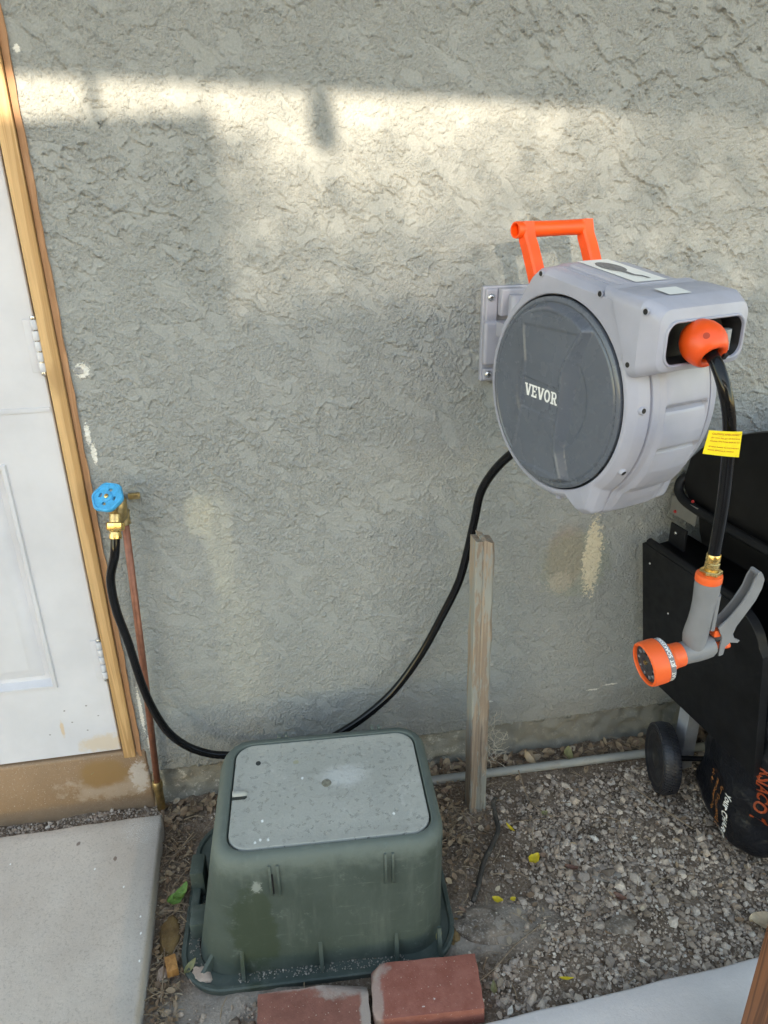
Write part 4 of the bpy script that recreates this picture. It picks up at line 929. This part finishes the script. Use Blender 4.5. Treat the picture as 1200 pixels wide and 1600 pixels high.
# ================================================================== BRICKS
def brick(name, c, s, rz_, m, label, chips, tilt=(0, 0)):
    bm = bmesh.new(); bmesh.ops.create_cube(bm, size=1)
    for v in bm.verts: v.co = Vector((v.co.x*s[0], v.co.y*s[1], v.co.z*s[2]))
    bmesh.ops.subdivide_edges(bm, edges=bm.edges[:], cuts=11, use_grid_fill=True)
    for v in bm.verts:
        for (px, py, nx_, ny_, nz_, d) in chips:
            n_ = Vector((nx_, ny_, nz_)).normalized(); q_ = (v.co-Vector((px, py, s[2]/2))).dot(n_)-d
            if q_ > 0: v.co -= n_*q_
        k = math.sin(v.co.x*90+v.co.y*70)*math.sin(v.co.y*110+v.co.z*90)
        v.co += Vector((k, -k, k*.6))*.0011
        e = sum(1 for i_ in range(3) if abs(abs(v.co[i_])-s[i_]/2) < .003)
        if e >= 2: v.co *= .994-.007*random.random()*(e-1)
    o = mk(name, from_bm(bm), m, angle=60, loc=(0, 0, 0))
    o.location = c; o.rotation_euler = (tilt[0], tilt[1], rz_); o["label"] = label; o["category"] = "brick"; o["group"] = "red bricks in front of the valve box"
    return o
brick("brick", (.214, -.607, .024), (.205, .102, .055), R(-6), BRICK1, "clean red brick with white paint specks, right of the pair before the green box", [(-.10, .05, -1, .45, .6, -.012), (-.1, -.05, -1, -.5, .3, -.004)], (R(4), R(-2)))
brick("brick", (.000, -.618, .020), (.205, .100, .055), R(-2), BRICK2, "worn red brick smeared with mortar, left of the pair before the green box", [(.10, .05, .3, 1, 1.0, -.015)], (R(3), R(1)))

# ================================================================== STAKE, PIPES
stake = empty("wooden_stake", (.44, -.155, 0), "weathered wooden stake with flaking grey-green paint, standing in the gravel near the wall", "stake")
sr = []
for k, z in enumerate(np.linspace(-.04, .752, 34)):
    t = z/.752; cx = .4435-.008*t; w = .0215+.0012*math.sin(z*40)*.5; y0 = -.178; y1 = -.138
    j = .0009*math.sin(z*63+1)
    top = .006 if k == 33 else 0
    sr.append([(cx-w, y1, z), (cx-w+.001, y0+.003, z-top*0), (cx-w+.004, y0+j, z), (cx-.006, y0+j, z), (cx-.003, y0+.0025, z), (cx+.003, y0+j*.6, z), (cx+w-.005+j, y0-j, z-top), (cx+w+j, y0+.004, z-top*1.2), (cx+w, y1, z-top)])
mk("stake_post", loft(sr), STAKE, stake, angle=30)
mk("split_top", prism([(.428, -.176, .752), (.440, -.176, .752), (.438, -.145, .757), (.424, -.142, .763)], (0, 0, -.004)), STAKE, stake)
dr = []
for k in range(42):
    p = Vector((.47+random.uniform(-.012, .01), -.150+random.uniform(-.03, .02), .20+random.uniform(-.05, .06)))
    q_ = [p]; d = Vector((random.uniform(-.3, 1), random.uniform(-.6, .3), random.uniform(-.8, .8))).normalized()
    for _ in range(5):
        d = (d+Vector([random.gauss(0, .45) for _ in range(3)])).normalized(); q_.append(q_[-1]+d*random.uniform(.008, .018))
    dr.append(tube(q_, .0006, 4, False))
vt = mk("dry_tendrils", cat(*dr), mat("pale tendril", (.42, .37, .30), .8), loc=(.47, -.15, .2)); tag(vt, "tangle of thin dry pale vine tendrils clinging to the right side of the wooden stake", "dry vine")
cp = [(.10, -.060, .017), (.20, -.062, .018), (.379, -.068, .021), (.62, -.074, .022), (.907, -.080, .021), (1.3, -.088, .018), (2.0, -.095, .015)]
cd = mk("conduit", tube(spline(cp, 6), .0112, 14), PVC, angle=180, loc=(.6, -.07, .02)); tag(cd, "straight pale grey plastic pipe lying on the ground along the foot of the wall", "pipe")
dp = [(.500, -.148, .010), (.487, -.166, .013), (.480, -.21, .014), (.473, -.249, .013), (.447, -.286, .013), (.417, -.323, .012), (.395, -.362, .010), (.378, -.393, .008), (.362, -.415, .000)]
dt = mk("drip_tube", tube(spline(dp, 6), .0058, 10), DRIP, angle=180, loc=(.43, -.3, .01)); tag(dt, "thin dark drip irrigation tube curving over the dirt below the wooden stake", "tube")
# foreground post
fp = mk("garden_post", box((.755, -.90, .26), (.165, .10, .59), .004), BROWNP, loc=(.755, -.90, 0)); tag(fp, "dark brown stained timber post cut off by the lower right corner", "post")

# ================================================================== GRILL CART
ge = Vector((.12, -.993, 0)).normalized(); gg = Vector((.993, .12, 0)).normalized()
grill = empty("barbecue_grill", (.95, -.19, 0), "black barbecue cart with lid and folded side shelf, cut off by the right edge", "grill")
def GP(a, b, z): return Vector((.95, -.05, 0))+ge*a+gg*b+Vector((0, 0, z))      # a: towards the camera, b: to the right
# folded side shelf: leaning plate with rounded front corner and rolled rim
tl = Vector((.870, -.043, .645)); bl = Vector((.922, -.043, .262))
up_ = (tl-bl); n_out = up_.cross(ge).normalized()
if n_out.x > 0: n_out = -n_out
def SP(a, t, o_=0): return bl+ge*a+up_*t+n_out*o_
o2 = [(0, 0), (.395, 0)] + [(.395, t) for t in np.linspace(.05, .80, 4)] + [(.385-.075*(1-math.cos(x)), .80+.20*math.sin(x)) for x in np.linspace(.2, math.pi/2, 9)] + [(.10, 1.0), (.008, 1.0), (0, .985)]
shf = mk("side_shelf", loft([[SP(a, t, -.02) for a, t in o2], [SP(a, t, -.001) for a, t in o2], [SP(a*.996+.001, t*.994+.003, .0) for a, t in o2]]), BLACKM, grill, angle=30)
mk("shelf_rim", tube([SP(.012, 1.0, -.012), SP(.15, 1.004, -.012), SP(.31, 1.004, -.012)], .010, 10), BLACKM, shf)
mk("shelf_tray", loft([[SP(a, 1.0, b) for b in (-.02, -.024, -.10, -.105)] for a in (.03, .30)]), BLACKG, shf)
for a, t in ((.03, .88), (.10, .62)): mk("rivet", lathe([(.003, 0), (.002, .0015)], SP(a, t, .0), n_out, 10), STEEL, shf)
mk("shelf_bracket", box(GP(.045, -.030, .660), (.006, .055, .085), .002, rot=Matrix((gg, -ge, (0, 0, 1))).transposed()), BLACKM, grill)
for a, z in ((.040, .684), (.048, .640)): mk("bolt", lathe([(.0042, 0), (.0040, .002), (.002, .0034)], GP(a, -.033, z), -gg, 12), STEEL, grill)
mk("hinge_plate", box(GP(.030, -.012, .735), (.004, .09, .045), .001, rot=Matrix((gg, -ge, (0, 0, 1))).transposed()), LIGHTMETAL, grill)
for a, z in ((.005, .722), (.058, .768)): mk("red_plug", lathe([(.004, 0), (.003, .003)], GP(a, -.0145, z), -gg, 10), REDDOT, grill)
# barrel: firebox and lid
lidp = [(-.008, .775), (-.012, .80), (-.002, .850), (.03, .885), (.09, .925), (.16, .957), (.24, .985), (.33, .995), (.43, .975), (.51, .92), (.56, .845), (.575, .765), (.57, .752), (.02, .752)]
mk("grill_lid", loft([[GP(a*.985+.004, .008, z*.99+.008) for a, z in lidp], [GP(a, .012, z) for a, z in lidp], [GP(a, .60, z) for a, z in lidp]]), BLACKG, grill, angle=35)
lipp = [GP(-.014, .02, .80), GP(-.016, .004, .785), GP(-.004, -.004, .765), GP(.03, -.006, .752), GP(.12, -.006, .747), GP(.30, -.006, .747), GP(.575, -.006, .747)]
mk("lid_rim", tube(spline(lipp, 5), .011, 10), BLACKM, grill, angle=180)
fbp = [(.03, .744)] + [(.285-.255*math.cos(x), .744-.20*math.sin(x)) for x in np.linspace(.1, math.pi-.1, 14)] + [(.54, .744)]
mk("firebox", loft([[GP(a, .03, z) for a, z in fbp], [GP(a, .60, z) for a, z in fbp]]), BLACKG, grill, angle=35)
for a, b in ((.10, .045), (.50, .045), (.10, .56), (.50, .56)):
    mk("leg", loft([[GP(a+da*.018, b+db*.018, z) for da, db in ((-1, -1), (1, -1), (1, 1), (-1, 1))] for z in (.03 if a < .3 else .0, .60)]), GREYLEG if a < .3 and b < .1 else BLACKM, grill)
mk("bottom_shelf", box(GP(.30, .30, .20), (.50, .42, .02), .004, rot=Matrix((gg, -ge, (0, 0, 1))).transposed()), BLACKM, grill)
wc = Vector((.934, -.168, .084)); wa = Vector((.97, -.235, 0)).normalized()
wh = mk("wheel", lathe([(.070, -.018), (.080, -.022), (.086, -.018), (.0885, -.008), (.0885, .008), (.086, .018), (.080, .022), (.070, .018)], wc, wa, 56), TYRE, grill, angle=50)
tr_ = []
wu_ = wa.cross(Vector((0, 0, 1))).normalized(); wv_ = wa.cross(wu_)
for k in range(64):
    a = 2*math.pi*k/64; e_ = wu_*math.cos(a)+wv_*math.sin(a); tn = -wu_*math.sin(a)+wv_*math.cos(a)
    for sgn in (-1, 1):
        p0 = wc+e_*.0875+wa*(.001*sgn); p1 = wc+e_*.0835+wa*(.0195*sgn)+tn*.006*sgn
        tr_.append(prism([p0-tn*.0022, p0+tn*.0022, p1+tn*.0022, p1-tn*.0022], e_*.003))
mk("tyre_tread", cat(*tr_), TYRE, wh, angle=None)
rim = mk("rim", lathe([(.071, -.014), (.069, -.019), (.062, -.018), (.058, -.010), (.030, -.010), (.026, -.018), (.012, -.021), (.001, -.021)], wc, wa, 40), RIM, wh, angle=30)
for k in range(6):
    a = 2*math.pi*k/6+.3; e_ = wu_*math.cos(a)+wv_*math.sin(a); tn = -wu_*math.sin(a)+wv_*math.cos(a)
    mk("spoke", prism([wc+e_*.024-tn*.006-wa*.017, wc+e_*.024+tn*.006-wa*.017, wc+e_*.062+tn*.010-wa*.017, wc+e_*.062-tn*.010-wa*.017], wa*.006), RIM, rim)
mk("axle", tube([wc, wc+wa*.62], .007, 10), BLACKM, grill)

# ================================================================== CHARCOAL BAG
bag = empty("charcoal_bag", (1.16, -.335, 0), "black plastic charcoal bag with white and orange lettering under the grill", "bag")
def bag_c(z): return (1.125+.02*z, -.335-.02*z, .155-.06*max(0, z-.35)/.2*.5, .155)
def bag_pt(th, z):
    cx, cy, hx_, hy_ = bag_c(z)
    k = 1-.35*max(0, 1-z/.06)**2-.45*max(0, (z-.46)/.12)**2
    c, s = math.cos(th), math.sin(th); e_ = .72
    x = hx_*k*math.copysign(abs(c)**e_, c); y = hy_*k*math.copysign(abs(s)**e_, s)
    wr_ = .004*math.sin(5*th+z*21)+.003*math.sin(11*th-z*37)+.002*math.sin(z*90+3*th)
    a = R(-12); x += wr_*c; y += wr_*s
    return Vector((cx+x*math.cos(a)-y*math.sin(a), cy+x*math.sin(a)+y*math.cos(a), z))
bz = np.concatenate([[.0, .006, .015, .03, .045], np.linspace(.06, .46, 26), [.49, .52, .55, .575]])
mk("bag_film", loft([[bag_pt(2*math.pi*k/72, z) for k in range(72)] for z in bz]), BAG, bag, angle=60)
def bag_surf(y, z):
    best = min(((bag_pt(t, z)) for t in np.linspace(math.pi*.55, math.pi*1.62, 90)), key=lambda p: abs(p.y-y)); return best
_tbl = {}
def bag_text(s, y0, z0, size, m, shear=0, bold=0):
    """reads downwards; its upward side points towards the camera"""
    V2, F2 = text2d(s, size, shear=shear, bold=bold); V3 = []
    for x, y in V2:
        key = (round(y0-y, 4), round(z0-x, 3))
        if key not in _tbl: _tbl[key] = bag_surf(key[0], max(.003, key[1])).x
        V3.append((_tbl[key]-.0035, y0-y, z0-x))
    mk("bag_print", (V3, F2), m, bag, angle=None)
bag_text("Your CHARCOAL", -.378, .168, .022, BAG_W, .2, .0007)
bag_text("for (you need us", -.352, .165, .019, BAG_O)
bag_text("resistent to", -.326, .160, .019, BAG_O)
bag_text("tic bi", -.300, .165, .019, BAG_O)
bag_text("RSIACO T", -.432, .285, .034, BAG_R, .1, .0008)

# ================================================================== STONES AND SMALL FINDS
def rock(name, c, s, m, label, seed, cat_="stone", rz_=0, ico=3):
    bm = bmesh.new(); bmesh.ops.create_icosphere(bm, subdivisions=ico, radius=1); g = random.Random(seed)
    ph = [(g.uniform(2, 6), g.uniform(2, 6), g.uniform(2, 6), g.uniform(0, 6)) for _ in range(5)]
    for v in bm.verts:
        k = sum(math.sin(v.co.x*a+v.co.y*b+v.co.z*c_+d) for a, b, c_, d in ph)*.07
        v.co *= 1+k; v.co.z = max(min(v.co.z, .62+.1*math.sin(v.co.x*7)), -.8)
        v.co = Vector((v.co.x*s[0], v.co.y*s[1], v.co.z*s[2]))
    bmesh.ops.transform(bm, matrix=Matrix.Rotation(rz_, 4, 'Z'), verts=bm.verts)
    o = mk(name, from_bm(bm), m, angle=38, loc=(0, 0, 0)); o.location = c; tag(o, label, cat_); return o
rock("flat_rock", (.366, -.478, -.004), (.062, .040, .034), ROCK_D, "dark flat rock half buried under pale dust right of the valve box", 3, rz_=R(-18))
rock("pebble", (-.213, -.480, .006), (.024, .017, .017), ROCK_P, "rough pinkish stone touching the valve box's front left corner", 5, rz_=R(-35))
rock("root_lump", (-.281, -.378, .004), (.021, .048, .016), ROCK_B, "fuzzy golden brown lump between the concrete slab and the valve box", 8, "root")
rock("pebble", (-.289, -.458, .004), (.010, .014, .009), ROCK_P, "small smooth peach stone beside the orange wood offcut", 9)
rock("flat_stone", (.671, -.408, .006), (.036, .018, .007), ROCK_G, "flat grey-brown stone lying in the middle of the gravel", 12, rz_=R(-15))
rock("pebble", (.648, -.530, .006), (.034, .020, .012), ROCK_D, "dark lump of soil in the gravel above the walk", 14)
rock("pebble", (-.475, -.020, .010), (.024, .012, .008), ROCK_P, "tan flat stone in the dirt strip below the brown step", 15, rz_=R(12))
rock("pebble", (.305, -.475, .004), (.014, .030, .012), ROCK_B, "brown stone against the valve box's front right corner", 17, rz_=R(-20))
wb = mk("wood_offcut", box((-.270, -.452, .014), (.022, .035, .020), .0015, rz=R(14)), BLOCK, loc=(-.27, -.452, .01)); tag(wb, "small orange wood offcut on the dirt beside the slab", "wood block")
def leaf(c, ln, wd, rz_, m, label, curl=.25, tilt=.15, name="fallen_leaf", group=None):
    n = 9; V = []; F = []
    for i in range(n):
        t = i/(n-1); w = wd*math.sin(math.pi*min(1, t*.97+.015))**.8*(1-.25*t)
        z = curl*ln*(t-.5)**2*1.6
        for s in (-1, -.5, 0, .5, 1): V.append(Vector(((t-.5)*ln, s*w+.04*wd*math.sin(t*21+s), z+abs(s)*wd*curl*1.1+.05*wd*math.sin(t*17+s*5))))
    for i in range(n-1):
        for j in range(4): F.append((i*5+j, i*5+j+1, i*5+6+j, i*5+5+j))
    o = mk(name, (V, F), m, angle=180, loc=(0, 0, 0)); o.location = c; o.rotation_euler = (random.uniform(-tilt, tilt), random.uniform(-tilt, tilt), rz_); tag(o, label, "leaf", group)
    st_ = mk("leaf_stem", tube([V[2], V[2]+Vector((-.25*ln, .02*ln, .01*ln))], .0006, 5), m, o); return o
GL = "loose leaves lying on the gravel and dirt"
leaf((.527, -.345, .014), .036, .013, R(35), Y_LEAF, "largest bright yellow leaf lying on the gravel", group=GL)
leaf((.504, -.247, .013), .030, .005, R(115), Y_LEAF, "narrow yellow leaf standing near the stake's foot", group=GL)
leaf((.409, -.440, .026), .024, .009, R(-30), Y_LEAF, "yellow leaf on the dusty rock beside the valve box", group=GL)
leaf((.446, -.435, .014), .014, .006, R(10), Y_LEAF, "tiny yellow scrap of leaf right of the dusty rock", group=GL)
leaf((.601, -.220, .013), .020, .008, R(20), O_LEAF, "round olive green leaf on the gravel right of the stake", group=GL)
leaf((-.262, -.292, .022), .050, .014, R(60), G_LEAF, "fresh green leaf between the slab and the valve box", .3, .3, group=GL)
leaf((-.272, -.300, .016), .040, .016, R(20), G_LEAF, "broad pale green leaf under the fresh green one beside the valve box", .3, .2, group=GL)
leaf((.672, -.474, .012), .028, .009, R(-40), R_LEAF, "dark reddish brown leaf curled on the gravel", .5, group=GL)
leaf((.942, -.588, .014), .075, .026, R(-5), T_LEAF, "broad tan dead leaf at the right edge near the brown post", .3, group=GL)
leaf((.60, -.385, .012), .030, .010, R(-20), R_LEAF, "small dark brown leaf left of the flat grey stone", .5, group=GL)
leaf((-.235, -.462, .014), .036, .008, R(55), O_LEAF, "pale olive leaf sticking up at the valve box's front left corner", .4, .4, group=GL)
leaf((.268, -.492, .020), .036, .008, R(75), O_LEAF, "olive leaf tucked at the valve box's front right corner", .3, .5, group=GL)
leaf((.345, -.615, .012), .030, .007, R(75), O_LEAF, "thin olive leaf beside the right brick", .4, .4, group=GL)
leaf((.112, -.655, .012), .032, .008, R(50), O_LEAF, "olive leaf in the gap between the two bricks", .4, .4, group=GL)
leaf((.73, -.055, .030), .050, .015, R(70), O_LEAF, "big olive green leaf propped against the wall behind the grey pipe", .3, .5, group=GL)
leaf((.62, -.052, .028), .045, .014, R(-60), T_LEAF, "curled tan leaf piled behind the grey pipe, nearer the stake", .5, .5, group=GL)
leaf((.49, -.62, .012), .030, .004, R(-10), Y_LEAF, "pale yellow sliver of leaf on the dirt near the walk", .2, group=GL)
leaf((.335, -.235, .014), .040, .012, R(-30), B_LEAF, "light brown leaf left of the stake's foot", .4, .3, group=GL)
# twigs
def twig(pts, r, label):
    o = mk("twig", tube(spline(pts, 4), r, 6), mat("twig bark", (.26, .19, .13), .8, var=(60, .3)), angle=180, loc=pts[0]); tag(o, label, "twig", "dry twigs on the ground")
twig([(.845, -.17, .02), (.885, -.25, .015), (.93, -.33, .012)], .0018, "long straight twig running diagonally from the wheel towards the bag")
twig([(.575, -.10, .045), (.578, -.15, .02), (.585, -.19, .014), (.615, -.235, .012)], .0016, "bent dark twig leaning over the grey pipe right of the stake")
twig([(.31, -.60, .012), (.36, -.575, .014), (.42, -.535, .016), (.48, -.505, .014)], .0013, "pale twig lying across the dust right of the bricks")
twig([(-.30, -.20, .012), (-.27, -.16, .018), (-.235, -.125, .02)], .0014, "pale straw twig leaning on the valve box's left side, nearer the wall")
twig([(-.30, -.30, .012), (-.268, -.245, .018), (-.24, -.215, .02)], .0014, "pale straw twig left of the valve box above the green leaf")
twig([(-.30, -.36, .010), (-.287, -.42, .012), (-.285, -.52, .010)], .0014, "thin stalk along the slab edge left of the wood offcut")
twig([(.335, -.575, .010), (.338, -.575, .03), (.342, -.577, .052)], .0011, "short pale stalk standing upright right of the bricks")
twig([(.46, -.24, .012), (.52, -.232, .014), (.60, -.235, .012)], .0010, "thin pale twig lying level right of the stake's foot")
twig([(.72, -.47, .012), (.80, -.445, .012), (.86, -.452, .012)], .0010, "thin pale twig across the gravel before the bag")

# ---- gravel, grit, litter and straw (uncountable)
def blocked(x, y):
    b = (x > -.25) & (x < .318) & (y < -.10) & (y > -.535)                 # valve box
    b |= (x > -.105) & (x < .32) & (y > -.67) & (y < -.55)                 # bricks
    b |= (x < -.315) & (y < -.08) | (y < -.692+.0387*(x+.0)) & (x > -.28)
    b |= (np.abs(x-.4435) < .023) & (np.abs(y+.158) < .022)
    return b
def scatter(n, x0, x1, y0, y1, dens):
    x = rng.uniform(x0, x1, n); y = rng.uniform(y0, y1, n); k = (rng.random(n) < dens(x, y)) & ~blocked(x, y); return x[k], y[k]
pn = grf((200, 300), .01, .06, 1.5, 91)
def pat(x, y): return pn[np.clip(((y+1.2)/.01).astype(int), 0, 199), np.clip(((x+.6)/.01).astype(int), 0, 299)]
def dens_g(x, y):
    d = sst(x+.35*pat(x, y)*.12, .40, .56)*sst(-y, .085, .14)
    d = np.maximum(d, .75*sst(x, .32, .36)*sst(-y, .53, .58)); d = np.maximum(d, .55*sst(-x, .02, .08)*sst(-y, .53, .58)*(x > -.31))
    d *= 1-.85*np.exp(-((x-.40)/.09)**2-((y+.475)/.04)**2)
    d *= 1-.6*np.exp(-((x-.47)/.06)**2-((y+.30)/.06)**2)
    d *= .35+.65*np.clip(.8*pat(x, y)+.95, 0, 1); return d
x, y = scatter(46000, -.32, 1.50, -.72, -.05, dens_g)
S = np.clip(rng.lognormal(math.log(.0032), .46, len(x)), .0012, .0115)
P = np.stack([x, y, ground_h(x, y)+S*rng.uniform(.1, .9, len(x))], -1)
gv = pebbles("gravel", P, S, GRAVEL, ico=1, seed=2, flatten=.75, loc=(.6, -.4, 0)); tag(gv, "loose grey and beige gravel covering the ground on the right", "gravel", kind="stuff")
x, y = scatter(14000, -.34, 1.3, -.72, -.005, lambda x, y: .35+.5*dens_g(x, y))
S = np.clip(rng.lognormal(math.log(.0018), .35, len(x)), .0009, .004)
P = np.stack([x, y, ground_h(x, y)+S*.6+.0015], -1)
gr_ = pebbles("grit", P, S, GRAVEL, ico=1, seed=3, loc=(.4, -.4, 0)); tag(gr_, "fine pale grit and small stones strewn over the dirt", "grit", kind="stuff")
# grit in the strip under the step
n = 2500; x = rng.uniform(-1.2, -.33, n); y = rng.uniform(-.08, -.008, n); S = np.clip(rng.lognormal(math.log(.0022), .4, n), .001, .006)
st_ = pebbles("strip_grit", np.stack([x, y, ground_h(x, y)+S*.5], -1), S, GRAVEL, seed=4, loc=(-.6, -.04, 0)); tag(st_, "small stones in the dirt strip between slab and step", "grit", kind="stuff")
# dead leaves
def dens_l(x, y):
    d = .6*np.exp(-((y+.045)/.03)**2)*(x > .30); d = np.maximum(d, .9*np.exp(-((x-.36)/.07)**2)*np.exp(-((y+.20)/.14)**2))
    d = np.maximum(d, .65*((x < -.25) & (x > -.31))); d = np.maximum(d, .5*np.exp(-((y+.03)/.03)**2)); d = np.maximum(d, .02*(x > .3)); return d
x, y = scatter(15000, -.33, 1.3, -.70, -.012, dens_l)
lv_, lf_ = [], []
for k in range(len(x)):
    ln = random.uniform(.007, .021)*(1.6 if y[k] > -.08 else 1); wd = ln*random.uniform(.16, .36); c_l = random.uniform(-.5, .6)
    M_ = Matrix.Translation((x[k], y[k], float(ground_h(x[k], y[k]))+random.uniform(.004, .014))) @ Matrix.Rotation(random.uniform(0, 6.3), 4, 'Z') @ Matrix.Rotation(random.gauss(0, .45), 4, 'X') @ Matrix.Rotation(random.gauss(0, .35), 4, 'Y')
    n0_ = len(lv_)
    for i_, (t, w) in enumerate(((-.5, .05), (-.25, .8), (.05, 1), (.3, .7), (.5, .04))):
        for s in (-1, 0, 1): lv_.append(M_ @ Vector((t*ln, s*w*wd, c_l*ln*t*t+abs(s)*wd*.35*w)))
    for i_ in range(4):
        for j in range(2): lf_.append((n0_+i_*3+j, n0_+i_*3+j+1, n0_+i_*3+4+j, n0_+i_*3+3+j))
lt = mk_fast("leaf_litter", np.array([v[:] for v in lv_]), np.array(lf_), LITTER, loc=(.4, -.1, 0)); tag(lt, "brown dead leaf litter along the foot of the wall and round the stake", "leaf litter", kind="stuff")
# straw and stalks
x, y = scatter(7000, -.33, 1.3, -.70, -.012, lambda x, y: np.maximum(np.maximum(.9*np.exp(-((x-.36)/.07)**2)*np.exp(-((y+.22)/.14)**2), .9*((x < -.24) & (x > -.31))), .05+.35*np.exp(-((y+.05)/.04)**2)))
tv_, tf_ = [], []
for k in range(len(x)):
    ln = random.uniform(.012, .05); a = random.uniform(0, 6.3); r_ = random.uniform(.0004, .0012); z = float(ground_h(x[k], y[k]))+.005+random.random()*.008
    b_ = random.gauss(0, .3); tl_ = random.gauss(0, .12)
    P3 = [Vector((x[k]+math.cos(a+b_*t)*ln*(t-.5), y[k]+math.sin(a+b_*t)*ln*(t-.5), z+tl_*ln*(t-.5)+.003*math.sin(t*3))) for t in (0, .5, 1)]
    n0_ = len(tv_)
    for p in P3:
        nx_ = Vector((-math.sin(a), math.cos(a), 0))
        tv_ += [p+nx_*r_, p+Vector((0, 0, r_*1.4)), p-nx_*r_]
    for i_ in range(2):
        for j in range(2): tf_.append((n0_+i_*3+j, n0_+i_*3+j+1, n0_+i_*3+4+j, n0_+i_*3+3+j))
sw = mk_fast("straw", np.array([v[:] for v in tv_]), np.array(tf_), STRAW, loc=(.3, -.2, 0)); tag(sw, "thin dry straw and stalks matted round the stake and beside the valve box", "straw", kind="stuff")
